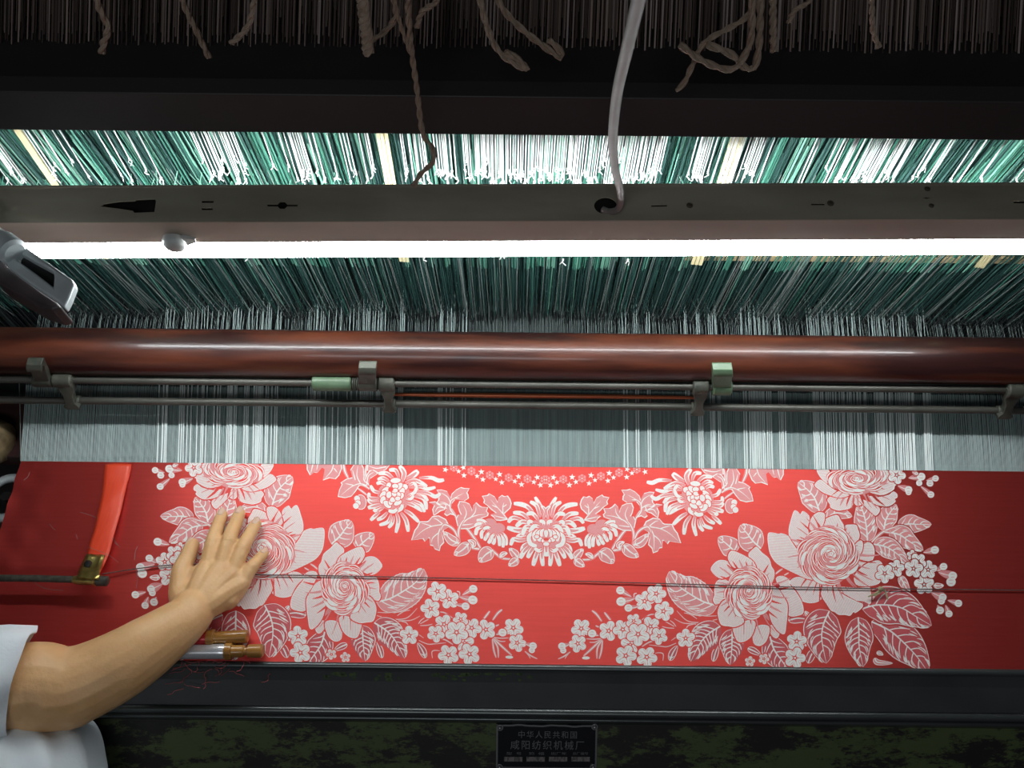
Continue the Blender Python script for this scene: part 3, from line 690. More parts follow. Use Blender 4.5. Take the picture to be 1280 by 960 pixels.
# ---- the woven pattern, drawn for the right half and mirrored
SC = 140.0 / 1280.0
TILES = dict(A=(940, 580), B=(1070, 580), C=(940, 670), D=(1070, 670), E=(940, 735), F=(1070, 735), G=(680, 580), H=(810, 580), I=(680, 735), J=(810, 735), K=(810, 660), L=(610, 610))
W_, P_, R_, D_ = 0, 1, 2, 3
CLIP_HI, CLIP_LO = YF - .0004, YB - .003
def clip(poly, yv, keep_below):
    out = []; n = len(poly)
    for i in range(n):
        a, c = poly[i], poly[(i + 1) % n]
        ia, ic = (a[1] <= yv) == keep_below, (c[1] <= yv) == keep_below
        if ia: out.append(a)
        if ia != ic:
            f = (yv - a[1]) / (c[1] - a[1]); out.append((a[0] + (c[0] - a[0]) * f, yv))
    return out
MOTIFS = []
class Motif:
    """flat woven figures of one motif, every figure a hair above those it lies on"""
    def __init__(s, name, tile, base):
        s.name = name; s.o = TILES[tile]; s.base = base; s.z = 0; s.d = []; s.open = None
    def wp(s, p):
        q = at(s.o[0] + p[0] * SC, s.o[1] + p[1] * SC, z=0); return (q.x, q.y)
    def up(s, k=1): s.z += k
    def poly(s, pts, m, smooth=0):
        if smooth: pts = [tuple(p.xy) for p in smooth_path([(x, y, 0) for x, y in pts], smooth, True)]
        w = [s.wp(p) for p in pts]
        w = clip(w, CLIP_HI, True)
        if len(w) > 2: w = clip(w, CLIP_LO, False)
        if len(w) > 2:
            if s.open is None: s.d.append((s.z, len(s.d), m, [w]))
            else: s.open.append(w)
    def strip(s, L, Rr, m):
        s.open = []
        for i in range(len(L) - 1): s.poly([L[i], L[i+1], Rr[i+1], Rr[i]], m)
        if s.open: s.d.append((s.z, len(s.d), m, s.open))
        s.open = None
    def stroke(s, pts, w, m, w0=0.15, w1=0.0, peak=0.45, sub=4):
        """a brush stroke: width w0..1..w1 along the path"""
        P = [p.xy for p in smooth_path([(x, y, 0) for x, y in pts], sub)]; n = len(P); L, Q = [], []
        for i in range(n):
            t_ = i / (n - 1)
            ww = w0 + (1 - w0) * math.sin(min(1, t_ / peak) * math.pi / 2) if t_ < peak else w1 + (1 - w1) * math.cos((t_ - peak) / (1 - peak) * math.pi / 2) ** 0.7
            d = P[min(i+1, n-1)] - P[max(i-1, 0)]
            if d.length < 1e-9: d = Vector((1, 0))
            d = d.normalized(); nn = Vector((-d.y, d.x)) * (w * .5 * max(ww, .02))
            L.append(tuple(P[i] + nn)); Q.append(tuple(P[i] - nn))
        s.strip(L, Q, m)
    def ell(s, c, rx, ry, m, a=0.0, n=14):
        s.poly([(c[0] + rx * math.cos(w) * math.cos(a) - ry * math.sin(w) * math.sin(a), c[1] + rx * math.cos(w) * math.sin(a) + ry * math.sin(w) * math.cos(a)) for w in [2 * math.pi * i / n for i in range(n)]], m)
    def hatch(s, pts, ang, m, gap=13, w=3.6, inset=10):
        """fine lines across a figure"""
        P = [tuple(p.xy) for p in smooth_path([(x, y, 0) for x, y in pts], 3, True)]
        ca, sa = math.cos(ang), math.sin(ang)
        q = [(x * ca + y * sa, -x * sa + y * ca) for x, y in P]; ys = [v for _, v in q]; y = min(ys) + gap * .7
        while y < max(ys):
            xs = []
            for i in range(len(q)):
                (xa, ya), (xb, yb_) = q[i], q[(i + 1) % len(q)]
                if (ya <= y) != (yb_ <= y): xs.append(xa + (xb - xa) * (y - ya) / (yb_ - ya))
            xs.sort()
            for a, c in zip(xs[::2], xs[1::2]):
                a += inset; c -= inset
                if c - a > 12:
                    r = [(a, y - w / 2), (c, y - w / 2), (c, y + w / 2), (a, y + w / 2)]
                    s.poly([(x * ca - v * sa, x * sa + v * ca) for x, v in r], m)
            y += gap
    def build(s): MOTIFS.append(s)
def weave():
    """levels by overlap: a figure lies one step above the highest figure below it"""
    grid = {}; C = 0.0008
    for m in sorted(MOTIFS, key=lambda q: q.base):
        outs = ([], [])
        for z, k, c, polys, mirror in sorted([e + (f,) for e in m.d for f in (0, 1)], key=lambda e: (e[0], e[1], e[4])):
            cells = set(); polys = [[(2 * XC - x, y) for x, y in w] for w in polys] if mirror else polys
            for w in polys:
                x0, x1 = min(p[0] for p in w), max(p[0] for p in w); y0, y1 = min(p[1] for p in w), max(p[1] for p in w)
                for i in range(int(x0 / C), int(x1 / C) + 1):
                    for j in range(int(y0 / C), int(y1 / C) + 1): cells.add((i, j))
            lv = 1 + max((grid.get(q, 0) for q in cells), default=0)
            for q in cells: grid[q] = lv
            outs[mirror].append((lv, c, polys))
        for mirror in (False, True):
            b = MB()
            for lv, c, polys in outs[mirror]:
                for w in polys:
                    pts = [(x, y, 0.00012 + lv * 0.0000016) for x, y in w]
                    ar = sum(pts[i][0] * pts[(i+1) % len(pts)][1] - pts[(i+1) % len(pts)][0] * pts[i][1] for i in range(len(pts)))
                    if ar < 0: pts = pts[::-1]
                    b.add(pts, [tuple(range(len(pts)))], c)
            if b.v: b.build(m.name, [M['white_silk'], M['pink_silk'], M['red'], M['rose_silk']], cloth, fix=False)
    return max(grid.values())

def grow(pts, k):
    cx = sum(p[0] for p in pts) / len(pts); cy = sum(p[1] for p in pts) / len(pts); out = []
    for x, y in pts:
        d = math.hypot(x - cx, y - cy) or 1; out.append((x + (x - cx) / d * k, y + (y - cy) / d * k))
    return out
rp = random.Random(31)

def leaf(tile, mid, width, nv=5, base=0, edge=True, brush=3, serr=.05, side=1, fill=P_, veinw=13, skin=1.0, edge2=True):
    m = Motif('woven_leaf', tile, base)
    P = [p.xy for p in smooth_path([(x, y, 0) for x, y in mid], 8 if len(mid) < 4 else 6)]; n = len(P)
    prof = lambda t: (math.sin(math.pi * min(1, t) ** .82) ** .8) if 0 < t < 1 else 0
    nrm = []
    for i in range(n):
        d = (P[min(i+1, n-1)] - P[max(i-1, 0)]).normalized(); nrm.append(Vector((-d.y, d.x)))
    def pt(t, k):
        f = max(0, min(n - 1.001, t * (n - 1))); i = int(f); f -= i
        return P[i].lerp(P[i+1], f) + nrm[i].lerp(nrm[i+1], f) * (k * width * .5)
    K = 30
    def edge_pts(sg, ser=True):
        return [tuple(pt(i / K, sg * prof(i / K) * (1 + (serr * (1 if i % 2 else -1) if ser and i > 5 else 0)))) for i in range(K + 1)]
    mids = [tuple(pt(i / K, 0)) for i in range(K + 1)]
    Lp, Rp = edge_pts(1), edge_pts(-1)
    gl = [tuple(pt(i / K, prof(i / K) * 1 + 14 / (width * .5))) for i in range(K + 1)]; gr = [tuple(pt(i / K, -prof(i / K) - 14 / (width * .5))) for i in range(K + 1)]
    m.strip(gl, mids, R_); m.strip(mids, gr, R_); m.up()
    if skin > 0: m.strip(Lp, mids, fill); m.strip(mids, Rp, fill)
    m.up()
    if edge:
        for sg in ((1, -1) if edge2 else (side,)):
            e = [tuple(pt(t / 12, sg * prof(t / 12) * .97)) for t in range(0, 13)]
            m.stroke(e, 9, W_, .4, .3)
    for i in range(nv):
        t_ = .14 + .62 * i / max(1, nv - 1)
        for sg in (1, -1):
            tt = t_ + .03 * sg
            e = [tuple(pt(tt, 0)), tuple(pt(min(.97, tt + .07), sg * prof(tt) * .42)), tuple(pt(min(.98, tt + .19), sg * prof(min(.98, tt + .19)) * .82))]
            m.stroke(e, veinw, W_, .7, 0, .2)
            for q in range(brush if sg == side else max(0, brush - 2)):
                t2 = tt + rp.uniform(.02, .10); k0 = rp.uniform(.45, .7); k1 = k0 + rp.uniform(.16, .30)
                e = [tuple(pt(min(.97, t2), sg * prof(t2) * k0)), tuple(pt(min(.98, t2 + .05), sg * prof(t2) * (k0 + k1) / 2)), tuple(pt(min(.99, t2 + .11), sg * prof(min(.99, t2 + .08)) * min(.95, k1)))]
                m.stroke(e, veinw * .9, W_, .1, 0)
    m.up(); m.stroke([tuple(pt(t / 8, 0)) for t in range(9)], veinw * 1.35, W_, .9, .1, .1)
    m.build()

def blossom(tile, c, r, rot=None, base=140, petals=5, only=None):
    m = Motif('woven_blossom', tile, base); rot = rp.uniform(0, 6.28) if rot is None else rot
    for k in range(petals):
        if only and k not in only: continue
        a = rot + 2 * math.pi * k / petals; ca, sa = math.cos(a), math.sin(a)
        sh = [(.12, 0), (.32, .24), (.60, .38), (.86, .30), (1.0, .02), (.88, -.28), (.60, -.38), (.32, -.24)]
        pts = [(c[0] + r * (x * ca - y * sa), c[1] + r * (x * sa + y * ca)) for x, y in sh]
        m.poly(grow(pts, 11), R_, 3)
    m.up()
    for k in range(petals):
        if only and k not in only: continue
        a = rot + 2 * math.pi * k / petals; ca, sa = math.cos(a), math.sin(a)
        pts = [(c[0] + r * (x * ca - y * sa), c[1] + r * (x * sa + y * ca)) for x, y in sh]
        m.poly(pts, W_, 3)
        m.z += 1
        for q in (-.16, 0, .16):
            e = [(c[0] + r * (x * ca - (y + q * (1 + x)) * sa), c[1] + r * (x * sa + (y + q * (1 + x)) * ca)) for x, y in ((.36, 0), (.6, 0), (.78, 0))]
            m.stroke(e, 5.5, P_, .3, 0)
        m.z -= 1
    m.up(2)
    for k in range(petals):
        a = rot + 2 * math.pi * k / petals
        m.stroke([(c[0], c[1]), (c[0] + r * .2 * math.cos(a), c[1] + r * .2 * math.sin(a)), (c[0] + r * .42 * math.cos(a), c[1] + r * .42 * math.sin(a))], 14, R_, 1, 0, .2)
    m.ell(c, r * .19, r * .19, R_); m.up(); m.ell(c, r * .10, r * .10, W_); m.build()

def bud(tile, root, balls, w=70, base=130):
    m = Motif('woven_bud', tile, base); c = balls[0][:2]
    m.stroke([root, ((root[0] + c[0]) / 2, (root[1] + c[1]) / 2), c], w + 18, R_, .1, .9, .8)
    for x, y, r in balls: m.ell((x, y), r + 10, r + 10, R_)
    m.up(); m.stroke([root, ((root[0] + c[0]) / 2, (root[1] + c[1]) / 2), c], w, P_, .1, .9, .8); m.up()
    m.stroke([root, ((root[0] + c[0]) / 2 + 8, (root[1] + c[1]) / 2 + 8), c], 9, W_, .2, .4)
    for x, y, r in balls:
        m.ell((x, y), r, r * .95, W_); m.up()
        for q in (-.3, .25): m.stroke([(x - r * .5, y + q * r), (x, y + q * r * 1.3), (x + r * .5, y + q * r)], 6, P_, .2, 0)
    m.build()

def stem(tile, pts, w=16, m_=P_, base=2, white=True):
    m = Motif('woven_stem', tile, base); m.stroke(pts, w, m_, .6, .5)
    if white:
        m.up(); m.stroke(pts, max(5, w * .35), W_, .6, .2)
    m.build()

def petal(m, pts, core, sheen=True, veins=5, hatch=True):
    cx = sum(p[0] for p in pts) / len(pts); cy = sum(p[1] for p in pts) / len(pts)
    m.poly(grow(pts, 15), R_, 3); m.up(); m.poly(pts, W_, 3); m.up()
    a = math.atan2(cy - core[1], cx - core[0])
    if hatch: m.hatch(pts, a + rp.uniform(-.15, .15), P_)
    m.up(); d = math.hypot(cx - core[0], cy - core[1])
    # shading strokes at the foot of the petal
    for k in range(veins):
        f = (k + .5) / veins; i = int(f * len(pts)); ex, ey = pts[i]
        r0 = .52 * d; aa = a + (f - .5) * 1.0
        x0, y0 = core[0] + r0 * math.cos(aa), core[1] + r0 * math.sin(aa)
        ln = rp.uniform(.30, .62) * d
        m.stroke([(x0, y0), (x0 + ln * .5 * math.cos(aa + .06), y0 + ln * .5 * math.sin(aa + .06)), (x0 + ln * math.cos(aa - .03), y0 + ln * math.sin(aa - .03))], rp.uniform(14, 30), R_ if k % 2 else P_, .9, 0, .15)
    m.up()

def core_spiral(m, c, rx, ry, rings, inner=None, n0=4, lensw=40):
    """the crowded middle of a peony: almond petals edged in white with red slits"""
    inner = inner or c
    pts = [(c[0] + rx * 1.0 * math.cos(a) * (1 + .05 * math.sin(5 * a)), c[1] + ry * math.sin(a) * (1 + .05 * math.cos(4 * a))) for a in [2 * math.pi * i / 36 for i in range(36)]]
    m.poly(pts, P_); m.up()
    for k in range(rings, 0, -1):
        f = (k / rings) ** .9; n = n0 + int(k * 1.25); off = rp.uniform(0, 6.28)
        cc = (inner[0] + (c[0] - inner[0]) * f, inner[1] + (c[1] - inner[1]) * f)
        for j in range(n):
            a0 = off + 2 * math.pi * (j + rp.uniform(-.25, .25)) / n; da = 2 * math.pi / n * rp.uniform(.95, 1.55)
            lw = lensw * rp.uniform(.75, 1.2) * (.55 + .45 * f); fo = f * rp.uniform(.94, 1.05); dr = rp.uniform(.16, .26)
            def path(shift):
                o = []
                for i in range(5):
                    a = a0 + da * i / 4; ff = fo * (1.02 - dr * i / 4 + .06 * math.sin(math.pi * i / 4)) - shift * math.sin(math.pi * min(1, .15 + i / 5))
                    o.append((cc[0] + rx * ff * math.cos(a), cc[1] + ry * ff * math.sin(a)))
                return o
            m.stroke(path(.035), lw + 20, R_, .05, 0, .5, 3)
            m.stroke(path(.035), lw + 4, W_, .1, 0, .45, 3)
            if rp.random() < .75: m.stroke(path(.045), lw * .50, R_ if rp.random() < .7 else P_, .02, 0, .5, 3)
            if rp.random() < .5: m.stroke(path(.115), lw * .30, W_, .1, 0, .5, 3)
        m.up()
    for q in range(5):
        a = q * 1.3; m.ell((inner[0] + 16 * math.cos(a), inner[1] + 16 * math.sin(a)), 11, 9, W_)

# leaves behind the peonies
leaf('A', [(775, 560), (720, 400), (640, 300), (528, 208)], 300, 4, 0, side=-1)
leaf('A', [(830, 640), (960, 560), (1145, 600)], 150, 3, 0, brush=1)
leaf('B', [(132, 890), (118, 720), (85, 560), (30, 440)], 265, 5, 0)
leaf('B', [(318, 765), (340, 640), (395, 545), (462, 468)], 235, 4, 0, brush=1)
leaf('B', [(478, 715), (600, 685), (700, 690), (862, 690)], 215, 4, 0, brush=1)
leaf('B', [(375, 780), (500, 810), (600, 880), (768, 985)], 240, 4, 0)
leaf('D', [(200, 95), (330, 120), (450, 190), (600, 322)], 235, 5, 6)
stem('B', [(170, 905), (240, 830), (318, 770), (400, 735), (482, 715)], 40, base=12)
stem('B', [(318, 775), (350, 780), (400, 790)], 34, base=12)
leaf('D', [(500, 460), (545, 540), (615, 670)], 95, 3, 0, brush=0)
leaf('D', [(885, 562), (940, 570), (1002, 566)], 60, 2, 0, brush=0)
leaf('F', [(70, 240), (200, 200), (350, 195), (520, 228), (700, 335), (862, 430)], 440, 6, 14, brush=4, fill=D_)
leaf('F', [(178, 385), (390, 490), (560, 640), (700, 790), (820, 960)], 420, 6, 6, brush=4, fill=D_)
leaf('E', [(1214, 335), (1222, 520), (1225, 680), (1270, 900)], 330, 6, 10, brush=4, fill=D_)
leaf('E', [(885, 262), (815, 420), (798, 600), (850, 860)], 440, 6, 10, brush=3, fill=D_)
leaf('E', [(205, 555), (250, 700), (340, 830), (430, 960)], 300, 5, 10, brush=1, fill=D_)
leaf('E', [(415, 370), (530, 345), (655, 365)], 110, 0, 0, brush=0, skin=1, fill=D_)
leaf('E', [(600, 268), (640, 310), (668, 345)], 46, 0, 0, brush=0)
leaf('E', [(640, 860), (680, 760), (735, 690)], 90, 0, 0, brush=0, fill=D_)
leaf('E', [(604, 664), (640, 600), (668, 560)], 60, 0, 0, brush=0)
leaf('F', [(215, 800), (250, 850), (420, 860)], 60, 0, 2, brush=1)
leaf('F', [(235, 745), (270, 745), (310, 765)], 46, 0, 2, brush=1)
leaf('K', [(795, 885), (640, 845), (450, 735), (330, 640), (242, 498)], 400, 6, 0, brush=4, side=1)
leaf('K', [(1000, 280), (930, 210), (805, 105)], 230, 3, 0, brush=1)
leaf('K', [(1290, 235), (1200, 150), (1130, 60), (1055, -32)], 300, 4, 2, brush=2)
leaf('J', [(825, 438), (690, 525), (590, 640), (490, 840)], 330, 7, 6, brush=4, edge2=False, side=1, fill=D_)
leaf('J', [(965, 470), (960, 600), (955, 720), (940, 880)], 290, 6, 6, brush=3, edge2=False, fill=D_)
leaf('J', [(1140, 690), (1210, 720), (1290, 765)], 70, 0, 0, brush=0, fill=D_)
leaf('J', [(745, 840), (770, 740), (805, 655)], 70, 0, 0, brush=0, fill=D_)
leaf('J', [(250, 830), (285, 740), (335, 660)], 80, 1, 0, brush=0, fill=D_)
for q in ([(800, 355), (690, 380), (560, 395), (440, 370), (330, 262)], [(790, 318), (640, 318), (500, 270), (400, 180), (270, 30)], [(705, 405), (640, 420), (520, 410), (400, 400), (300, 350)],
          [(560, 352), (480, 300), (410, 285)], [(430, 475), (460, 430), (520, 415)], [(600, 470), (480, 520), (350, 550), (265, 600)], [(320, 630), (220, 670), (140, 665), (10, 650)],
          [(170, 830), (175, 760), (140, 740), (80, 745)], [(300, 440), (230, 400), (160, 360)], [(320, 440), (290, 400), (250, 370)], [(300, 460), (220, 455), (160, 440)]):
    stem('J', q, 15, P_, 2)
# small leaf with a lobe by the left peony pair and the far fragments
stem('C', [(262, 440), (310, 400), (350, 375)], 26, P_, 2)
stem('C', [(365, 450), (420, 420)], 20, P_, 2)

# peony at the fell
m = Motif('woven_peony', 'A', 20); c3 = (1200, 175)
for pts in ([(742, 60), (860, 50), (910, 150), (970, 260), (900, 262), (830, 205), (770, 140)],
            [(1150, 390), (1185, 345), (1240, 370), (1270, 440), (1225, 475), (1180, 465)],
            [(1189, 380), (1289, 415), (1389, 455), (1455, 500), (1455, 550), (1414, 592), (1369, 562), (1289, 485)],
            [(860, 412), (905, 368), (1000, 385), (1100, 358), (1155, 362), (1152, 435), (1150, 472), (1110, 512), (1040, 527), (980, 532), (900, 502), (888, 460)],
            [(1339, 368), (1439, 380), (1569, 350), (1609, 313), (1656, 340), (1661, 382), (1630, 402), (1640, 432), (1569, 482), (1489, 482), (1389, 452)],
            [(713, 242), (760, 185), (800, 188), (855, 232), (950, 300), (1105, 342), (1080, 372), (1000, 387), (900, 362), (820, 332), (760, 290)],
            [(1440, 60), (1530, 72), (1600, 110), (1661, 150), (1671, 222), (1632, 252), (1620, 292), (1540, 342), (1469, 357), (1369, 332), (1335, 305), (1430, 230)]):
    petal(m, pts, c3)
core_spiral(m, (1200, 160), 340, 185, 5, inner=(1200, 175)); m.build()

# large peony
m = Motif('woven_peony', 'C', 60); c1 = (880, 200)
for pts in ([(1150, 100), (1259, 105), (1272, 75), (1339, 72), (1390, 120), (1400, 200), (1380, 272), (1320, 335), (1240, 335), (1180, 260)],
            [(1060, -113), (1120, -130), (1190, -125), (1208, -83), (1230, -13), (1212, 50), (1160, 90), (1100, 60), (1050, 0)],
            [(1140, 170), (1185, 90), (1240, 50), (1268, 90), (1252, 180), (1192, 250)],
            [(1290, 330), (1400, 285), (1460, 286), (1496, 340), (1487, 430), (1435, 455), (1472, 500), (1452, 542), (1389, 566), (1289, 576), (1189, 555), (1170, 450)],
            [(930, 590), (1050, 582), (1200, 592), (1335, 585), (1352, 612), (1362, 692), (1352, 778), (1270, 747), (1180, 737), (1040, 672), (960, 622)],
            [(430, 520), (480, 478), (550, 468), (640, 490), (770, 480), (782, 560), (802, 680), (792, 722), (740, 757), (660, 768), (580, 748), (470, 690), (460, 650), (350, 622), (362, 590), (430, 572)],
            [(783, 540), (820, 500), (900, 510), (960, 580), (1010, 650), (1180, 742), (1262, 775), (1257, 822), (1180, 882), (1160, 868), (1120, 912), (1060, 902), (990, 902), (940, 868), (900, 852), (840, 762), (800, 700), (780, 620)],
            [(820, -163), (860, -205), (940, -236), (985, -231), (1012, -183), (1048, -123), (1052, -63), (1042, 10), (960, -20), (880, -70), (820, -83)],
            [(640, -63), (660, -163), (700, -235), (760, -271), (822, -260), (833, -223), (817, -143), (762, -40), (700, 40), (650, 40)],
            [(417, -63), (440, -173), (478, -286), (520, -281), (552, -250), (580, -286), (642, -245), (658, -193), (638, -103), (645, 0), (590, 120), (530, 160), (440, 60)],
            [(188, -35), (240, -38), (300, -25), (340, -30), (412, 0), (455, 70), (525, 170), (605, 280), (705, 390), (775, 450), (742, 494), (640, 494), (500, 434), (340, 354), (258, 292), (203, 200), (183, 100), (176, 20)]):
    petal(m, pts, c1, veins=6)
core_spiral(m, (870, 225), 345, 335, 7, inner=(905, 205)); m.build()

# lower peony
m = Motif('woven_peony', 'K', 90); c2 = (1150, 730)
for pts in ([(1459, 581), (1539, 548), (1620, 600), (1622, 651), (1690, 731), (1760, 851), (1777, 963), (1719, 1003), (1609, 1003), (1589, 861), (1529, 741)],
            [(1389, 1126), (1449, 1104), (1502, 1186), (1486, 1249), (1449, 1259), (1399, 1208)],
            [(1206, 1166), (1269, 1112), (1359, 1112), (1392, 1156), (1371, 1249), (1340, 1309), (1279, 1349), (1216, 1329), (1196, 1266)],
            [(1389, 671), (1480, 686), (1542, 781), (1592, 871), (1592, 991), (1582, 1091), (1562, 1209), (1499, 1193), (1419, 1091), (1379, 941)],
            [(987, 1126), (1080, 1072), (1180, 1052), (1228, 1086), (1212, 1168), (1172, 1249), (1100, 1299), (1028, 1299), (988, 1226), (967, 1146)],
            [(1150, 290), (1200, 240), (1242, 216), (1302, 280), (1384, 350), (1412, 440), (1442, 490), (1440, 570), (1388, 655), (1290, 575), (1190, 485), (1155, 350)],
            [(757, 700), (780, 616), (850, 576), (920, 596), (935, 700), (905, 805), (830, 855), (770, 873), (742, 820), (758, 770)],
            [(717, 480), (743, 418), (800, 372), (862, 367), (912, 385), (945, 440), (965, 520), (900, 563), (840, 578), (778, 552)],
            [(912, 330), (940, 267), (990, 267), (1040, 287), (1122, 328), (1204, 388), (1235, 474), (1150, 478), (1040, 456), (980, 454), (928, 390)],
            [(797, 946), (838, 854), (900, 822), (964, 886), (1055, 986), (1096, 1076), (1000, 1130), (918, 1124), (838, 1108), (807, 1036)]):
    petal(m, pts, c2, veins=5)
core_spiral(m, (1155, 740), 262, 300, 6, inner=(1150, 715)); m.build()

# chrysanthemum leaves and stems
def lobed(tile, pts, veins, base=4):
    m = Motif('woven_lobed_leaf', tile, base)
    m.poly(grow(pts, 8), W_); m.up(); m.poly(grow(pts, -5), P_); m.up()
    for v in veins: m.stroke(v, 12, W_, .9, 0, .1)
    m.build()
lobed('G', [(500, 575), (430, 512), (415, 460), (430, 410), (455, 375), (490, 385), (520, 370), (555, 400), (570, 450), (600, 390), (660, 355), (680, 375), (740, 385), (715, 430), (725, 460), (680, 490), (640, 530), (580, 575), (650, 590), (610, 620), (600, 650), (540, 655), (460, 640)],
      [[(460, 640), (510, 580), (570, 510), (650, 420)], [(510, 580), (510, 500), (495, 450)], [(470, 635), (560, 615), (620, 600)], [(505, 500), (460, 470)], [(570, 510), (640, 480)]])
lobed('G', [(1010, 760), (900, 755), (840, 730), (760, 632), (690, 607), (680, 578), (702, 556), (685, 511), (750, 510), (780, 495), (815, 460), (850, 500), (862, 560), (872, 520), (890, 480), (940, 455), (1000, 450), (1020, 500), (1005, 560), (985, 600), (1020, 600), (1045, 650), (1030, 720)],
      [[(1010, 740), (920, 650), (800, 600), (710, 590)], [(1005, 730), (940, 620), (930, 560), (965, 480)], [(890, 640), (830, 570), (815, 500)], [(1000, 720), (910, 710), (850, 700)]])
lobed('G', [(1050, 610), (1102, 540), (1090, 470), (1060, 430), (1010, 432), (950, 440), (902, 410), (907, 370), (920, 350), (890, 300), (950, 300), (985, 290), (1040, 320), (1090, 370), (1102, 420), (1140, 340), (1200, 322), (1257, 325), (1230, 372), (1240, 440), (1262, 462), (1200, 512), (1150, 530), (1180, 590), (1150, 612), (1110, 590)],
      [[(1060, 610), (1110, 540), (1105, 450), (1040, 400), (950, 350)], [(1105, 470), (1140, 400), (1220, 350)], [(1110, 510), (1170, 470), (1230, 460)], [(1060, 410), (1000, 410)]])
lobed('H', [(-30, 490), (0, 480), (60, 490), (90, 460), (160, 470), (100, 500), (122, 545), (112, 612), (80, 592), (40, 560), (-10, 545)], [[(-20, 530), (60, 520), (100, 580)], [(0, 520), (90, 475)]])
lobed('H', [(-20, 660), (60, 620), (132, 632), (170, 680), (190, 690), (272, 692), (300, 752), (332, 790), (372, 902), (300, 892), (242, 880), (220, 912), (180, 870), (165, 872), (162, 952), (130, 958), (112, 994), (60, 1014), (48, 962), (8, 920), (20, 845), (10, 780), (-60, 740)],
      [[(-30, 700), (40, 720), (140, 740), (240, 790), (350, 885)], [(10, 715), (60, 800), (70, 900), (65, 1000)], [(140, 740), (200, 720), (260, 705)], [(60, 810), (130, 870), (150, 930)], [(10, 715), (80, 660), (120, 650)]])
lobed('H', [(845, 285), (905, 225), (900, 180), (905, 90), (930, 40), (1000, 40), (1052, 120), (1032, 205), (1100, 222), (1162, 262), (1150, 282), (1182, 345), (1200, 420), (1120, 432), (1050, 412), (1000, 352), (960, 290), (930, 285)],
      [[(870, 290), (950, 270), (1050, 310), (1170, 410)], [(940, 270), (980, 180), (965, 60)], [(1020, 290), (1120, 270)], [(1000, 230), (1030, 110)]])
lobed('H', [(845, 270), (830, 205), (750, 155), (745, 130), (790, 100), (840, 130), (870, 180), (895, 240)], [[(870, 280), (850, 180), (780, 130)]])
lobed('H', [(1160, 40), (1500, 40), (1545, 60), (1545, 120), (1510, 185), (1470, 150), (1430, 155), (1378, 90), (1345, 110), (1370, 235), (1298, 208), (1230, 220), (1190, 180), (1155, 100)],
      [[(1240, 40), (1270, 130), (1350, 220)], [(1240, 100), (1200, 150)], [(1420, 40), (1440, 130)], [(1480, 60), (1510, 170)]])
lobed('H', [(600, 40), (850, 40), (860, 120), (790, 110), (740, 140), (650, 100)], [[(640, 70), (760, 90), (850, 60)]])
stem('H', [(1130, 40), (1120, 120), (1080, 210)], 46, P_, 3); stem('H', [(860, 40), (880, 130), (870, 280)], 34, P_, 3)
stem('H', [(840, 330), (880, 300), (950, 275)], 34, P_, 3); stem('H', [(870, 400), (920, 360), (980, 320)], 30, P_, 3)
stem('G', [(349, 1085), (440, 1095), (535, 1085), (600, 1040), (659, 998), (780, 990), (882, 973), (960, 950), (1030, 936), (1110, 880), (1180, 800)], 42, P_, 3)
stem('G', [(1010, 945), (1025, 850), (1020, 770), (990, 700), (950, 650)], 40, P_, 5)
stem('G', [(1020, 920), (1060, 800), (1120, 740), (1190, 720), (1225, 780)], 40, P_, 5)
stem('G', [(770, 990), (830, 890), (900, 790), (935, 760)], 44, P_, 3); stem('G', [(1040, 660), (1060, 600), (1100, 530)], 30, P_, 3)
for mid, w in (([(349, 1085), (390, 1030), (450, 972)], 90), ([(349, 1090), (400, 1130), (463, 1172)], 90), ([(634, 998), (720, 1050), (795, 1136)], 160), ([(906, 924), (980, 1000), (1082, 1062)], 130), ([(1020, 930), (1110, 890), (1195, 798)], 110), ([(560, 1080), (520, 1040), (470, 1030)], 50), ([(870, 975), (860, 920), (920, 890)], 60)):
    leaf('G', mid, w, 2, 8, brush=0, serr=.08)

def mum_stroke(m, pts, w, white=.55):
    m.stroke(pts, w + 13, R_, .5, .5); m.up(); m.stroke(pts, w, W_, .5, .55, .6); m.up()
    n = len(pts); sub = [p.xy for p in smooth_path([(x, y, 0) for x, y in pts], 5)]
    k = max(3, int(len(sub) * (1 - white) + 2)); m.stroke([tuple(p) for p in sub[:k]], w * .58, P_, .8, .2, .3, 2); m.up()
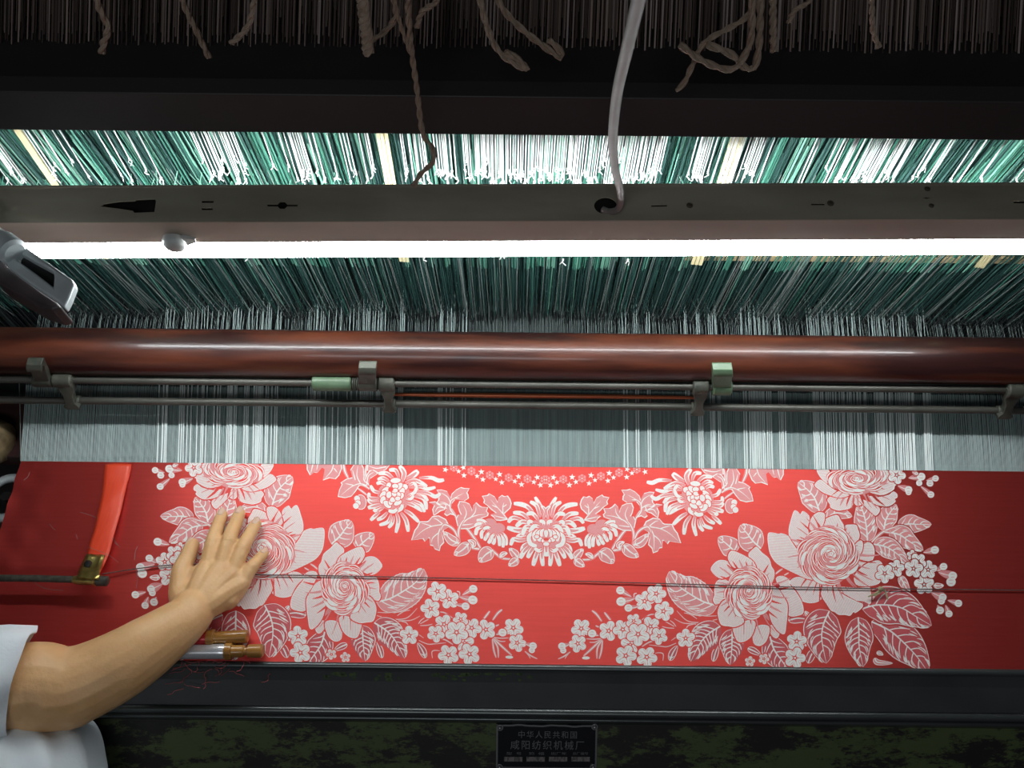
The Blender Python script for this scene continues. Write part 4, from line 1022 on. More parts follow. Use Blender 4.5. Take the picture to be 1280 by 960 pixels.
# chrysanthemum in the middle (right half; its mirror is the left)
m = Motif('woven_chrysanthemum', 'L', 20)
m.ell((655, 540), 300, 190, P_); m.up()
for pts, w, wh in ([[(690, 330), (715, 220), (780, 105)], 48, .4], [[(730, 340), (760, 210), (838, 160)], 50, .5], [[(690, 360), (665, 260), (710, 205)], 40, .35], [[(760, 360), (850, 235), (930, 195), (1025, 185)], 56, .6],
                   [[(850, 370), (930, 300), (1035, 290)], 52, .5], [[(870, 400), (1000, 350), (1060, 360), (1092, 405)], 50, .5], [[(740, 380), (810, 295), (880, 305)], 50, .7], [[(850, 470), (980, 490), (1108, 460)], 62, .4],
                   [[(820, 420), (930, 390), (1005, 450)], 54, .5], [[(850, 530), (950, 545), (1012, 595)], 54, .5], [[(840, 580), (960, 605), (1040, 595), (1072, 665)], 52, .5], [[(830, 620), (920, 670), (948, 735)], 52, .5],
                   [[(850, 660), (920, 730), (965, 812)], 54, .5], [[(800, 670), (850, 740), (882, 805)], 54, .5], [[(750, 690), (790, 790), (822, 893)], 56, .5], [[(715, 690), (718, 790), (708, 893)], 54, .5],
                   [[(655, 640), (662, 700), (655, 782)], 46, .4], [[(790, 460), (890, 450), (935, 545)], 54, .6], [[(700, 690), (750, 720), (800, 690)], 44, .7],
                   [[(800, 400), (850, 385), (866, 420)], 44, .9], [[(690, 440), (690, 390), (735, 380)], 44, .8], [[(720, 450), (800, 440), (852, 515)], 50, .8], [[(800, 500), (860, 560), (845, 640), (775, 668)], 52, .95],
                   [[(740, 470), (800, 530), (790, 610)], 44, .9], [[(700, 470), (760, 520), (750, 580)], 40, .9], [[(672, 470), (715, 500), (715, 560)], 36, .9], [[(655, 470), (672, 510), (660, 560)], 34, .9]):
    mum_stroke(m, pts, w, wh)
for x, y, r in ((735, 590, 34), (690, 605, 30), (660, 640, 30), (770, 560, 26)): m.ell((x, y), r + 8, r * .8 + 8, R_); m.up(); m.ell((x, y), r, r * .8, W_); m.up()
m.ell((655, 588), 22, 18, R_); m.build()
# small chrysanthemum bud
m = Motif('woven_chrysanthemum', 'G', 30)
for c, rx, ry in (((560, 745), 70, 60), ((660, 690), 75, 55), ((620, 770), 80, 60)): m.ell(c, rx + 9, ry + 9, R_)
m.up()
for c, rx, ry in (((560, 745), 70, 60), ((660, 690), 75, 55), ((620, 770), 80, 60)): m.ell(c, rx, ry, P_)
m.up()
for pts, w in (([(540, 790), (490, 850), (482, 940)], 48), ([(570, 800), (520, 870), (520, 965)], 48), ([(690, 700), (740, 670), (815, 660)], 50), ([(720, 710), (790, 700), (835, 730)], 48), ([(740, 730), (810, 760), (828, 830)], 46),
               ([(590, 800), (560, 870), (560, 950)], 44), ([(610, 820), (620, 900), (640, 930)], 44), ([(650, 810), (660, 880), (690, 920)], 44), ([(690, 790), (710, 850), (730, 890)], 42), ([(720, 760), (760, 800), (760, 870)], 42), ([(650, 760), (690, 740), (740, 760)], 40), ([(600, 800), (640, 840), (650, 880)], 36), ([(660, 790), (690, 820), (700, 860)], 34)):
    mum_stroke(m, pts, w, .8)
m.build()
# upper chrysanthemum
m = Motif('woven_chrysanthemum', 'H', 30); m.ell((560, 400), 190, 180, P_); m.up()
for pts, w, wh in ([[(270, 190), (130, 185), (50, 215), (-15, 205)], 50, .8], [[(420, 210), (340, 160), (278, 108)], 70, .3], [[(470, 240), (440, 140), (492, 55)], 62, .3], [[(500, 200), (535, 110), (612, 108)], 48, .5], [[(560, 210), (640, 145), (735, 150)], 50, .5],
                   [[(610, 240), (680, 200), (745, 222)], 46, .5], [[(640, 290), (700, 250), (758, 268)], 46, .5], [[(710, 370), (790, 350), (828, 285)], 44, .6], [[(720, 430), (840, 430), (845, 370)], 44, .5], [[(720, 470), (820, 480), (862, 440)], 50, .4], [[(700, 500), (800, 525), (865, 545)], 52, .4],
                   [[(680, 530), (760, 575), (802, 560)], 48, .6], [[(730, 590), (790, 640), (838, 688)], 46, .5], [[(640, 590), (700, 650), (765, 680)], 46, .5], [[(600, 610), (640, 700), (738, 738)], 44, .6], [[(570, 630), (590, 710), (635, 768)], 42, .6],
                   [[(540, 590), (520, 690), (552, 823)], 48, .5], [[(490, 590), (430, 680), (410, 808)], 52, .4], [[(450, 560), (370, 610), (285, 695)], 50, .5], [[(440, 470), (330, 510), (235, 570)], 50, .6], [[(390, 440), (260, 490), (215, 580)], 46, .6], [[(350, 390), (220, 430), (195, 550)], 48, .6],
                   [[(400, 370), (260, 360), (175, 450)], 46, .5], [[(340, 340), (180, 360), (90, 400), (30, 360)], 48, .6], [[(400, 300), (260, 290), (180, 315), (85, 292)], 44, .6], [[(430, 250), (310, 220), (180, 285)], 50, .4], [[(400, 290), (330, 250), (290, 330)], 40, .7],
                   [[(420, 400), (330, 360), (300, 290)], 40, .8], [[(440, 430), (370, 430), (340, 390)], 36, .8], [[(470, 480), (480, 540), (540, 580)], 44, .9], [[(520, 540), (570, 580), (630, 570)], 46, .9]):
    mum_stroke(m, pts, w, wh)
for x, y, rx, ry, a in ((440, 300, 42, 34, .6), (470, 350, 46, 30, 1.2), (540, 225, 60, 30, .1), (500, 290, 50, 30, .8), (545, 290, 36, 28, 0), (620, 280, 34, 26, 1.0), (660, 340, 52, 30, .7), (690, 390, 50, 26, .9), (690, 450, 46, 30, 1.2), (640, 500, 52, 34, 2.4), (600, 470, 40, 26, 1.3), (620, 390, 40, 30, 1.2), (570, 440, 46, 30, .6), (520, 480, 50, 26, .5), (480, 400, 40, 28, 1), (530, 390, 46, 36, .3), (520, 430, 30, 24, .2), (560, 380, 26, 30, .5), (550, 340, 34, 24, .2)):
    m.ell((x, y), rx + 8, ry + 8, R_, a); m.up(); m.ell((x, y), rx, ry, W_, a); m.up()
m.ell((598, 328), 30, 24, R_); m.build()
m = Motif('woven_bud', 'H', 20); m.ell((945, 480), 68, 88, W_); m.up(); m.ell((945, 480), 60, 80, P_); m.up()
for x, y, r in ((985, 440, 34), (975, 490, 32), (1000, 525, 34)): m.ell((x, y), r + 6, r + 6, R_); m.up(); m.ell((x, y), r, r, W_); m.up()
m.build()

# sprays of small blossoms
for args in (('I', (425, 465), 118), ('I', (385, 635), 105), ('I', (740, 490), 118), ('I', (900, 475), 116), ('I', (1150, 150), 116), ('I', (1025, 380), 90), ('I', (985, 650), 112), ('I', (935, 775), 125), ('I', (1175, 790), 122), ('I', (1215, 440), 116),
             ('J', (95, 65), 116), ('J', (178, 265), 116), ('J', (125, 550), 102), ('J', (430, 575), 110), ('J', (1165, 840), 60), ('E', (510, 610), 118), ('E', (490, 800), 124), ('E', (135, 810), 62),
             ('D', (640, 220), 62), ('D', (455, 370), 100), ('D', (328, 430), 112), ('D', (778, 555), 118), ('D', (825, 385), 106), ('D', (707, 293), 100), ('D', (658, 372), 110), ('B', (465, 128), 104)):
    blossom(args[0], args[1], args[2], base=120)
blossom('I', (1075, 530), 134, -1.57 + math.pi / 5, base=130)
for tile, root, balls, w in (('D', (768, 190), [(900, 160, 48)], 80), ('D', (922, 400), [(1000, 350, 44)], 70), ('D', (940, 415), [(1105, 455, 50), (1085, 525, 55)], 100), ('D', (858, 640), [(990, 700, 46), (975, 745, 40)], 110), ('D', (1048, 735), [(1170, 770, 44)], 66), ('D', (1022, 790), [(1062, 890, 42)], 66), ('D', (930, 790), [(960, 850, 46)], 60),
                             ('B', (478, 250), [(600, 295, 44), (600, 325, 34)], 76), ('B', (740, 255), [(855, 350, 40)], 60), ('B', (600, 160), [(745, 145, 48), (722, 218, 36)], 80), ('B', (800, 190), [(908, 165, 38), (845, 222, 40)], 50), ('B', (640, 90), [(690, 110, 20)], 60),
                             ('I', (1040, 120), [(880, 155, 54)], 76), ('I', (1000, 100), [(872, 28, 48)], 60), ('I', (1085, 208), [(965, 228, 46)], 50), ('I', (625, 545), [(550, 520, 48)], 50), ('I', (295, 640), [(205, 665, 44), (220, 715, 36)], 60)):
    bud(tile, root, balls, w)
for q, w in (([(548, 258), (600, 300), (660, 382)], 34), ([(690, 278), (730, 330), (772, 384)], 34), ([(590, 430), (625, 445), (660, 440)], 24), ([(655, 590), (560, 680), (450, 780)], 34), ([(665, 590), (610, 690), (605, 810)], 28), ([(668, 600), (655, 720), (630, 810)], 30), ([(680, 575), (580, 585), (480, 580)], 18), ([(300, 730), (230, 780), (160, 812)], 22), ([(290, 740), (255, 780), (240, 812)], 14),
             ([(1060, 60), (1030, 70), (1030, 120)], 18), ([(1280, 600), (1200, 620), (1120, 670)], 22), ([(1260, 300), (1200, 310), (1110, 370)], 20), ([(520, 620), (580, 620), (640, 590)], 16)):
    stem('I', q, w, P_, 4)
m = Motif('woven_stem', 'I', 4); m.ell((480, 800), 45, 18, W_); m.build()

# garland of stars and rosettes near the fell
m = Motif('woven_rosette', 'G', 4)
for x, y in ((27, 180), (220, 175), (435, 165), (650, 140), (858, 100), (1060, 62)):
    for k in range(6):
        a = math.pi * k / 3 + .5; m.ell((x + 30 * math.cos(a), y + 30 * math.sin(a)), 19, 19, P_)
    m.up()
    m.ell((x, y), 36, 34, P_); m.up()
    for k in range(6): a = math.pi * k / 3; m.stroke([(x + 8 * math.cos(a), y + 8 * math.sin(a)), (x + 20 * math.cos(a), y + 20 * math.sin(a)), (x + 36 * math.cos(a), y + 36 * math.sin(a))], 9, R_, .5, .3)
    m.up(); m.ell((x, y), 7, 7, W_); m.up(-2)
m.build()
m = Motif('woven_star', 'G', 4)
for x, y, r in ((108, 155, 38), (148, 210, 34), (75, 242, 38), (322, 150, 38), (365, 205, 34), (290, 240, 38), (538, 130, 38), (583, 185, 32), (515, 222, 36), (745, 105, 38), (795, 155, 32), (730, 192, 36), (945, 150, 36), (1005, 105, 32), (950, 60, 36), (1155, 90, 36)):
    a0 = -1.57 + rp.uniform(-.3, .3)
    m.poly([(x + r * (1 if k % 2 == 0 else .42) * math.cos(a0 + math.pi * k / 5), y + r * (1 if k % 2 == 0 else .42) * math.sin(a0 + math.pi * k / 5)) for k in range(10)], W_)
m.build()

weave()

# ------------------------------------------------------------------ things that lie on the cloth
def cz(x, y): return 0.0035
t = thing('temple_bar', 'rough dark iron rod from the left with a brass clip gripping the orange ribbon', 'rod', at(60, 722, z=.022))
zb = .022
pts = [at(px, py, z=zb) for px, py in ((-120, 721.5), (-30, 722.5), (40, 723), (98, 724.5))]
b = MB(); b.tube(smooth_path(pts, 5), .0044, 12); b.build('bar', M['cast_bar'], t, smooth=True)
p0, p1 = at(92, 724.5, z=zb), at(135, 726.5, z=zb); d = p1 - p0; L = d.length
b = MB(); b.lathe([(0, .0044), (L * .12, .0058), (L * .60, .0058), (L * .62, .0066), (L * .66, .0066), (L * .68, .0056)], p0, d, 16); b.build('ferrule', M['brass'], t, smooth=True)
b = MB(); b.lathe([(L * .66, .0050), (L * .70, .0066), (L * .97, .0062), (L, .0046)], p0, d, 16); b.build('tip', M['cast_bar'], t, smooth=True)
# brass clip: a bent sheet from the ferrule up over the ribbon end
w2z = lambda px, py, z: at(px, py, z=z)
rows = [((95, 729, .0175), (122, 731, .0175)), ((96, 722, .030), (124, 723.5, .030)), ((98, 714, .026), (125, 716, .026)), ((101, 706, .017), (127, 708, .017)), ((106, 696, .0120), (130, 697.5, .0120)), ((108, 692.5, .0116), (131, 693.5, .0116))]
b = MB(); vs = []
for (a, c) in rows:
    A, C_ = w2z(*a), w2z(*c)
    for k in range(5): vs.append(A.lerp(C_, k / 4) + Vector((0, 0, .0012 * math.sin(k * 2.1))))
fs = [(r * 5 + k, r * 5 + k + 1, r * 5 + k + 6, r * 5 + k + 5) for r in range(len(rows) - 1) for k in range(4)]
b.add(vs, fs); o = b.build('clip', M['brass'], t, smooth=True, angle=60); q = o.modifiers.new('solid', 'SOLIDIFY'); q.thickness = .0014
tag(o, 'bent brass clip')
c = w2z(111, 705, .0185); b = MB(); b.lathe([(0, .0046), (.002, .0050), (.004, .0040), (.0046, .002)], c, (-.1, -.35, 1), 14); tag(b.build('screw', M['steel_dark'], t, smooth=True), 'dark screw head')
# ribbon
L_ = [(131, 580), (129, 600), (126, 625), (119, 655), (112, 680), (107, 700), (98, 716)]
R__ = [(164.5, 580), (159, 605), (153, 630), (145, 660), (138, 685), (132, 703), (124, 717)]
H_ = [.0022, .0040, .0062, .0085, .0095, .0102, .0108]
A = smooth_path([at(px, py, z=h) for (px, py), h in zip(L_, H_)], 5); C_ = smooth_path([at(px, py, z=h) for (px, py), h in zip(R__, H_)], 5)
b = MB(); n = len(A); vs = []
for i in range(n):
    for k in range(7): vs.append(A[i].lerp(C_[i], k / 6) + Vector((0, 0, .0012 * math.sin(math.pi * k / 6) + .0008 * math.sin(i * .7 + k * .5))))
b.add(vs, [(i*7+k, i*7+k+1, (i+1)*7+k+1, (i+1)*7+k) for i in range(n - 1) for k in range(6)])
o = b.build('ribbon', M['ribbon'], smooth=True); q = o.modifiers.new('solid', 'SOLIDIFY'); q.thickness = .0006
tag(o, 'wide orange red ribbon strip lying on the left of the red cloth', 'ribbon')

# the string across the cloth
SP = [(128, 717.5, .012), (160, 712.5, .008), (205, 707, .006), (245, 706, .005), (285, 711, .006), (318, 718, .006), (400, 719.5, .006), (520, 722, .006), (640, 724.5, .006), (760, 727.5, .006), (880, 731, .006), (975, 733.5, .006), (1100, 736, .006), (1200, 737, .006), (1290, 738, .006), (1345, 738.5, .006), (1600, 741, .006), (1860, 744, .006)]
t = thing('stretched_string', 'thin brown string stretched across the whole red cloth and passing under the hand', 'string', at(683, 726, z=.006))
b = MB(); twisted(b, smooth_path([at(px, py, z=.0026 + (z - .006) * .7) for px, py, z in SP], 4), .00085, 440, 2, 5); b.build('string', M['string'], t, smooth=True)
def ball(b, c, r, n=8):
    c = Vector(c); b.lathe([(-r, r * .15), (-r * .7, r * .7), (0, r), (r * .7, r * .7), (r, r * .15)], c, (1, .2, .1), n)
b = MB(); c = at(972, 732.5, z=.007); ball(b, c, .0030); tag(b.build('red_knot', M['red_yarn'], t, smooth=True), 'small red knot')
b = MB(); c = at(1101, 736, z=.0075); ball(b, c, .0034)
for e in (((1101, 737), (1094, 742), (1085, 746)), ((1103, 737), (1098, 742), (1092, 745)), ((1106, 737), (1108, 743), (1110, 750))):
    b.tube(smooth_path([at(px, py, z=.0055) for px, py in e], 4), [.0013, .0013, .0012, .0012, .0011, .0011, .0010, .0009, .0006], 6)
tag(b.build('yellow_knot', M['knot_y'], t, smooth=True), 'yellowish knot with frayed ends')

# bobbins beside the forearm
def bobbin(lab, a, c, yarn, rY, r, split, notch=False):
    A, B_ = at(*a[:2], z=a[2]), at(*c[:2], z=c[2]); d = B_ - A; L = d.length
    t = thing('weft_bobbin', lab, 'bobbin', A.lerp(B_, .5), 'weft bobbins beside the forearm')
    s = split; f = lambda *q: [(L * x, r * y) for x, y in q]
    b = MB(); b.lathe(f((0, .5), (.02, .9), (s - .06, rY), (s - .03, rY * .98), (s - .01, rY * .85)), A, d, 22); b.build('yarn', yarn, t, smooth=True)
    b = MB()
    b.lathe(f((s - .02, .8), (s - .015, 1.12), (s + .035, 1.15), (s + .04, .85), (s + .06, .82), *(((s + .125, .80), (s + .135, .58), (s + .155, .58), (s + .165, .86)) if notch else ((s + .16, .88),)), (.99, .92), (1, .74)), A, d, 22)
    b.build('wooden_tip', M['wood_tip'], t, smooth=True)
    return t
bobbin('silver white bobbin with a notched wooden tip lying against the black beam', (170, 815.5, .010), (329, 813.5, .010), M['silver_yarn'], 1.0, .0088, .72, True)
bobbin('crimson bobbin with a smooth wooden tip lying above the silver one', (150, 801.5, .011), (310, 795.5, .011), M['red_yarn'], .98, .0086, .70)

# lint on the beam
rl_ = random.Random(9); b = MB()
for k in range(34):
    px, py = rl_.uniform(228, 330), rl_.uniform(822, 862)
    if rl_.random() < .35: py = rl_.uniform(824, 838)
    base = at(px, py, z=-.012); h = .0035 if py > 834 else .018
    q = [Vector((0, 0, h))]; a = rl_.uniform(0, 6.28)
    for i in range(4):
        a += rl_.uniform(-.9, .9); q.append(q[-1] + Vector((math.cos(a) * .0055, math.sin(a) * .0035, 0)))
    b.tube(smooth_path([base + e for e in q], 3), .00028, 3, 0, False)
tag(b.build('red_lint', M['lint'], fix=False), 'scattered red lint threads on the black beam under the bobbins', 'lint', kind='stuff')
b = MB()
for pts in ([(100, 640), (118, 646), (128, 655), (136, 664)], [(140, 672), (148, 682), (143, 678), (150, 684)], [(62, 655), (66, 660), (69, 662)], [(30, 600), (35, 596), (37, 590)], [(95, 668), (97, 674)], [(110, 684), (122, 688), (136, 694), (148, 703)], [(170, 712), (172, 725), (170, 735)], [(35, 722), (55, 735), (80, 738)],
            [(168, 700), (169, 690), (172, 683)], [(180, 772), (182, 778), (188, 780)], [(190, 768), (198, 764), (206, 766)]):
    b.tube(smooth_path([at(px, py, z=.0125 if 105 < px < 160 and py < 700 and py > 670 else .004) for px, py in pts], 4), .00026, 3, 0, False)
tag(b.build('pale_lint', M['cord_dim'], fix=False), 'few pale lint threads on the left part of the red cloth', 'lint', kind='stuff')

# ------------------------------------------------------------------ the weaver
person = thing('person', 'person in a pale short-sleeved blouse reaching in with a right hand flat on the cloth', 'person', (-0.88, -0.22, FLOOR))
bm = bmesh.new()
def blob(c, r, sub=2, sq=(1, 1, 1), rot=None):
    Mx = Matrix.Translation(c) @ (rot.to_4x4() if rot is not None else Matrix.Identity(4)) @ Matrix.Diagonal((r * sq[0], r * sq[1], r * sq[2], 1))
    bmesh.ops.create_icosphere(bm, subdivisions=sub, radius=1.0, matrix=Mx)
def chain(pts, rad, sub=2, sq=(1, 1, 1), rot=None, step=.16):
    P = smooth_path(pts, 8); k = len(P); n = len(pts)
    for i in range(k):
        f = i / (k - 1) * (n - 1); j = min(n - 2, int(f)); r = rad[j] + (rad[j+1] - rad[j]) * (f - j)
        blob(P[i], r, sub, sq, rot)
        if i < k - 1:
            g = (P[i+1] - P[i]).length; m_ = int(g / (r * step))
            for q in range(1, m_ + 1): blob(P[i].lerp(P[i+1], q / (m_ + 1)), r, sub, sq, rot)
Z = lambda px, py, z: at(px, py, z=z)
wrist = Z(238, 770, .036)
FING = {  # knuckle, first joint, second joint, tip (px, py, z), radii
 'index': ([(259, 709, .023), (266.5, 677, .0235), (272.5, 657, .0165), (277.5, 643.5, .0105)], [.0110, .0098, .0089, .0077]),
 'middle': ([(276, 710, .024), (286, 676, .0245), (294, 655, .0170), (299.5, 641.5, .0105)], [.0112, .0100, .0090, .0078]),
 'ring': ([(291, 716, .023), (303, 686, .0235), (313, 667, .0165), (320, 654.5, .0105)], [.0107, .0094, .0085, .0073]),
 'little': ([(303, 728, .020), (315, 709, .0205), (323.5, 699, .0150), (330, 691.5, .0098)], [.0096, .0083, .0075, .0065]),
 'thumb': ([(226, 741, .022), (226, 716, .021), (234, 697, .0165), (241, 681, .0115)], [.0138, .0120, .0110, .0088])}
TIPS = {}
for nm, (pts, rad) in FING.items():
    P = [Z(*p) for p in pts]; chain(P, rad, 2, step=.22); TIPS[nm] = (P, rad)
    if nm != 'thumb':
        chain([wrist.lerp(P[0], .02), wrist.lerp(P[0], .5) + Vector((0, 0, .001)), P[0]], [.0165, .0150, rad[0] * 1.12], 2, step=.25)
        blob(P[1], rad[1] * 1.10, 2)
chain([wrist, wrist.lerp(TIPS['thumb'][0][0], .6), TIPS['thumb'][0][0], TIPS['thumb'][0][1]], [.018, .0165, .0150, .0115], 2, step=.25)
chain([TIPS['thumb'][0][0], Z(240, 722, .018), TIPS['index'][0][0]], [.0120, .0110, .0095], 2, step=.3)      # web of the thumb
chain([wrist, Z(285, 745, .019), TIPS['little'][0][0]], [.0150, .0150, .0105], 2, step=.25)                # outer edge of the hand
chain([TIPS[k][0][0] for k in ('index', 'middle', 'ring', 'little')], [.0112, .0114, .0108, .0095], 2, step=.3)
chain([Z(235, 742, .021), Z(262, 745, .024), Z(284, 748, .020)], [.0165, .0185, .0150], 2, step=.3)
# wrist, forearm, elbow, upper arm
arm = [(240, 764, .032), (232, 774, .037), (210, 791, .043), (180, 812, .048), (150, 831, .051), (118, 847, .053), (86, 859, .057), (56, 861, .066)]
ar_ = [.0265, .0270, .0315, .0365, .0395, .0415, .0440, .0455]
chain([Z(*p) for p in arm], ar_, 3, (1, 1, 1), step=.18)
elbow = Z(*arm[-1]); shoulder = Vector((-0.920, 0.055, 0.215))
blob(Z(88, 862, .055), .0425, 3)
chain([elbow, Z(16, 858, .080), elbow.lerp(shoulder, .5), shoulder], [.0455, .0455, .050, .056], 3, step=.2)
def remeshed(name, bm, voxel, smooth_it, f=.5):
    me = bpy.data.meshes.new(name); bm.to_mesh(me); bm.free()
    o = bpy.data.objects.new(name, me); COL.objects.link(o)
    r = o.modifiers.new('r', 'REMESH'); r.mode = 'VOXEL'; r.voxel_size = voxel; r.use_smooth_shade = True
    s = o.modifiers.new('s', 'SMOOTH'); s.iterations = smooth_it; s.factor = f
    dg = bpy.context.evaluated_depsgraph_get(); me2 = bpy.data.meshes.new_from_object(o.evaluated_get(dg))
    o.modifiers.clear(); o.data = me2; bpy.data.meshes.remove(me); return o
arm_o = remeshed('body', bm, .0013, 6)
# creases over the finger joints and faint tendons
me = arm_o.data
JO = []
for nm, (P, rad) in TIPS.items():
    for j in ((1, 2) if nm != 'thumb' else (2,)):
        ax = (P[j+1] - P[j-1]).normalized(); JO.append((P[j] + Vector((0, 0, rad[j] * .6)), ax, rad[j], .0010 if j == 1 else .0006))
cos = [0.0] * (3 * len(me.vertices)); me.vertices.foreach_get('co', cos)
nor = [0.0] * (3 * len(me.vertices)); me.vertex_normals.foreach_get('vector', nor)
for c, ax, r, amp in JO:
    for i in range(len(me.vertices)):
        dx, dy, dz = cos[3*i] - c.x, cos[3*i+1] - c.y, cos[3*i+2] - c.z
        if abs(dx) < .014 and abs(dy) < .014 and dz > -.006:
            s_ = dx * ax.x + dy * ax.y + dz * ax.z
            if abs(s_) < .0055:
                k = -amp * (0.5 + 0.5 * math.cos(s_ / .0022 * 2 * math.pi)) * math.cos(s_ / .0055 * math.pi / 2)
                for a in range(3): cos[3*i+a] += nor[3*i+a] * k
me.vertices.foreach_set('co', cos); me.update()
# the rest of the body, under the clothes and outside the frame
bm = bmesh.new()
ls = Vector((-1.235, -0.030, 0.265)); neck = Vector((-1.085, 0.010, 0.325)); headc = Vector((-1.075, 0.085, 0.510))
chain([neck + Vector((0, 0, -.05)), neck + Vector((0, .01, .06)), headc + Vector((0, -.02, -.07))], [.062, .056, .058], 2)
blob(headc, .092, 3, (.84, 1.0, 1.22)); blob(headc + Vector((0, .035, -.055)), .062, 3, (.86, .95, .9))
blob(headc + Vector((0, .098, -.015)), .013, 2, (.9, 1, 1.6)); blob(headc + Vector((0, .106, -.030)), .012, 2)
for s_ in (-1, 1):
    blob(headc + Vector((s_ * .078, .0, -.02)), .022, 2, (.45, .8, 1.3)); blob(headc + Vector((s_ * .032, .080, .012)), .014, 2, (1.1, .6, .6))
blob(headc + Vector((0, .092, -.066)), .014, 2, (1.6, .6, .5))
chain([ls, Vector((-1.245, .02, .14)), Vector((-1.20, .08, .055))], [.052, .044, .038], 2)
chain([Vector((-1.20, .08, .055)), Vector((-1.12, .15, .045)), Vector((-1.05, .20, .035))], [.038, .034, .026], 2)
blob(Vector((-1.01, .225, .028)), .036, 2, (.8, 1.2, .45))
for k in range(4): chain([Vector((-1.035 + .019 * k, .25, .028)), Vector((-1.04 + .023 * k, .29, .026)), Vector((-1.04 + .024 * k, .315 - .004 * abs(k - 1.5), .016))], [.009, .008, .0065], 1)
chain([Vector((-.985, .215, .024)), Vector((-.962, .245, .022)), Vector((-.957, .268, .016))], [.011, .009, .0075], 1)
rest = remeshed('rest', bm, .006, 4)
for o in (rest,):
    bm2 = bmesh.new(); bm2.from_mesh(arm_o.data); bm2.from_mesh(o.data); bm2.to_mesh(arm_o.data); bm2.free(); bpy.data.objects.remove(o)
arm_o.data.materials.clear(); arm_o.data.materials.append(M['skin']); arm_o.data.polygons.foreach_set('use_smooth', [True] * len(arm_o.data.polygons)); adopt(arm_o, person)
# fingernails
for nm, (P, rad) in TIPS.items():
    tip, prev = P[3], P[2]; ax = (tip - prev).normalized(); up = Vector((0, 0, 1))
    if nm == 'thumb': up = Vector((-.75, .2, .6))
    up = (up - ax * up.dot(ax)).normalized(); sd = ax.cross(up); r = rad[3]
    b = MB(); vs = []
    NU, NV = 7, 7
    for i in range(NU):
        u_ = -1 + 2 * i / (NU - 1)
        for j in range(NV):
            v_ = j / (NV - 1); wv = .82 * (1 - .25 * (1 - v_) ** 2) * (1 - .35 * max(0, v_ - .7) ** 2 / .09)
            an = u_ * .95
            q = tip + ax * (-r * .85 + r * 1.75 * v_ * (1 - .12 * u_ * u_)) + sd * (math.sin(an) * r * wv) + up * ((math.cos(an) * r * 1.0) - r * .28 * v_ * v_ + r * .10)
            vs.append(q)
    b.add(vs, [(i*NV+j, (i+1)*NV+j, (i+1)*NV+j+1, i*NV+j+1) for i in range(NU-1) for j in range(NV-1)])
    o = b.build('fingernail', M['nail'], person, smooth=True); q = o.modifiers.new('solid', 'SOLIDIFY'); q.thickness = .0007; q.offset = 0
# blouse with short sleeves
bm = bmesh.new()
cuff = Z(24, 849, .084)
chain([Vector((-1.075, -.01, .26)), Vector((-1.02, -.06, .10)), Vector((-.95, -.14, -.06)), Vector((-.91, -.19, -.17)), Vector((-.88, -.20, -.30))], [.120, .125, .130, .150, .160], 3, (1.12, .78, 1))
chain([Vector((-1.075, .0, .265)), shoulder + Vector((-.03, 0, .0))], [.085, .080], 3); chain([Vector((-1.09, -.01, .265)), ls], [.085, .075], 3)
chain([Vector((-.93, -.10, .02)), Z(-60, 998, .01), Z(24, 1000, -.01)], [.12, .115, .085], 3)
chain([ls, Vector((-1.24, .0, .19))], [.075, .072], 3)
bl = remeshed('blouse', bm, .005, 8)
me = bl.data; cos = [0.0] * (3 * len(me.vertices)); me.vertices.foreach_get('co', cos)
for i in range(len(me.vertices)):
    x, y, z = cos[3*i:3*i+3]; w_ = .0045 * math.sin(x * 55 + z * 38) * math.sin(y * 43 + z * 20 + x * 18) + .0025 * math.sin(x * 120 - z * 90 + y * 60)
    cos[3*i] += w_; cos[3*i+1] += w_ * .8; cos[3*i+2] += w_ * .5
me.vertices.foreach_set('co', cos); me.update(); me.materials.clear(); me.materials.append(M['blouse']); adopt(bl, person)
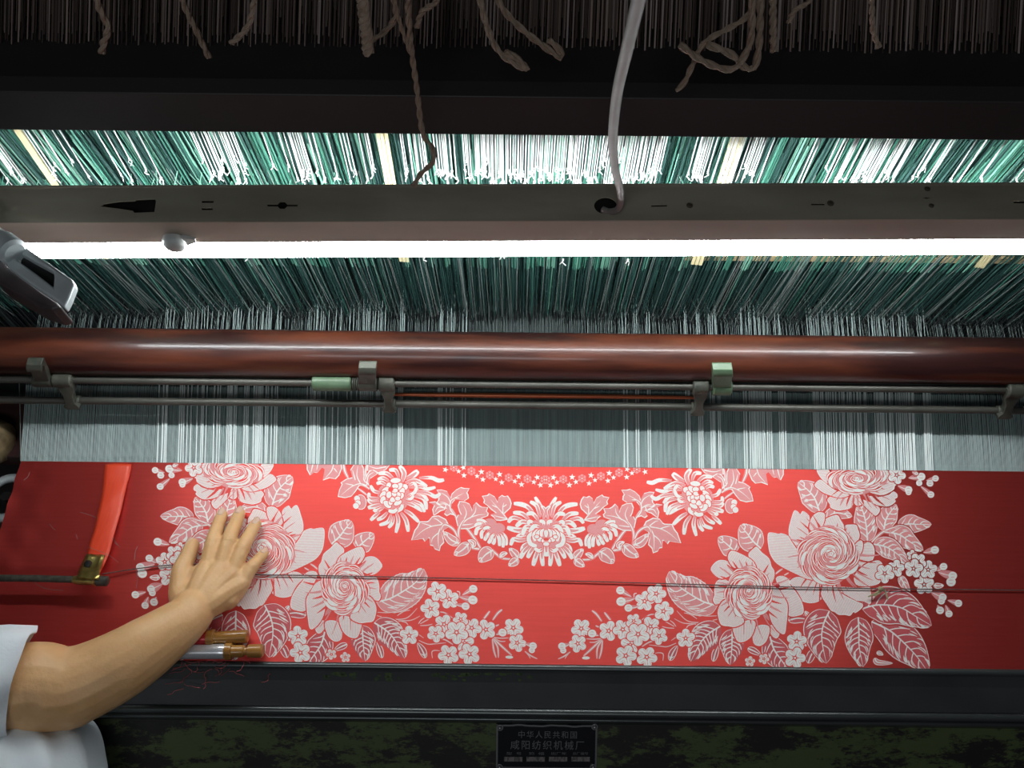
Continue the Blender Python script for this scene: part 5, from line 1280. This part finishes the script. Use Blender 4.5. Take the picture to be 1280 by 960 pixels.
# the right sleeve: an open cuff about the upper arm
ax = (shoulder - cuff).normalized(); e1 = ax.orthogonal().normalized(); e2 = ax.cross(e1)
b = MB(); NS, NT = 40, 16; vs = []
for i in range(NT + 1):
    f = i / NT; c = cuff.lerp(shoulder, f); r0 = .0555 + .024 * min(1, f * 2)
    for j in range(NS):
        a = 2 * math.pi * j / NS
        r_ = r0 + .0040 * math.sin(3 * a + f * 5) + .0028 * math.sin(7 * a - f * 9) * (1 - f * .5) + (.002 if i == 1 else 0)
        vs.append(c + (e1 * math.cos(a) + e2 * math.sin(a)) * r_ - ax * (.004 * math.sin(2 * a + .6) + .015 * (e1 * math.cos(a) + e2 * math.sin(a)).dot(Vector((0, .75, .66)))) * (1 - f))
b.add(vs, [(i*NS+j, i*NS+(j+1) % NS, (i+1)*NS+(j+1) % NS, (i+1)*NS+j) for i in range(NT) for j in range(NS)])
o = b.build('sleeve', M['blouse'], person, smooth=True, angle=80); q = o.modifiers.new('solid', 'SOLIDIFY'); q.thickness = .0022
# trousers, shoes, hair
bm = bmesh.new()
for s_ in (-1, 1):
    chain([Vector((-.88 + s_ * .075, -.215, -.30)), Vector((-.88 + s_ * .095, -.22, -.55)), Vector((-.88 + s_ * .10, -.24, -.86))], [.105, .082, .062], 3)
blob(Vector((-.88, -.215, -.30)), .15, 3, (1.1, .8, .9))
tr = remeshed('trousers', bm, .008, 5); tr.data.materials.clear(); tr.data.materials.append(M['trousers']); adopt(tr, person)
for s_ in (-1, 1):
    bm = bmesh.new(); chain([Vector((-.88 + s_ * .10, -.26, FLOOR + .042)), Vector((-.88 + s_ * .105, -.17, FLOOR + .040)), Vector((-.88 + s_ * .11, -.08, FLOOR + .036))], [.042, .042, .036], 2)
    sh = remeshed('shoe', bm, .006, 3); sh.data.materials.clear(); sh.data.materials.append(M['hair']); adopt(sh, person)
bm = bmesh.new(); blob(headc + Vector((0, -.022, .028)), .098, 3, (.90, .98, 1.12)); blob(headc + Vector((0, -.085, -.03)), .05, 3)
ha = remeshed('hair', bm, .005, 3); ha.data.materials.clear(); ha.data.materials.append(M['hair']); adopt(ha, person)
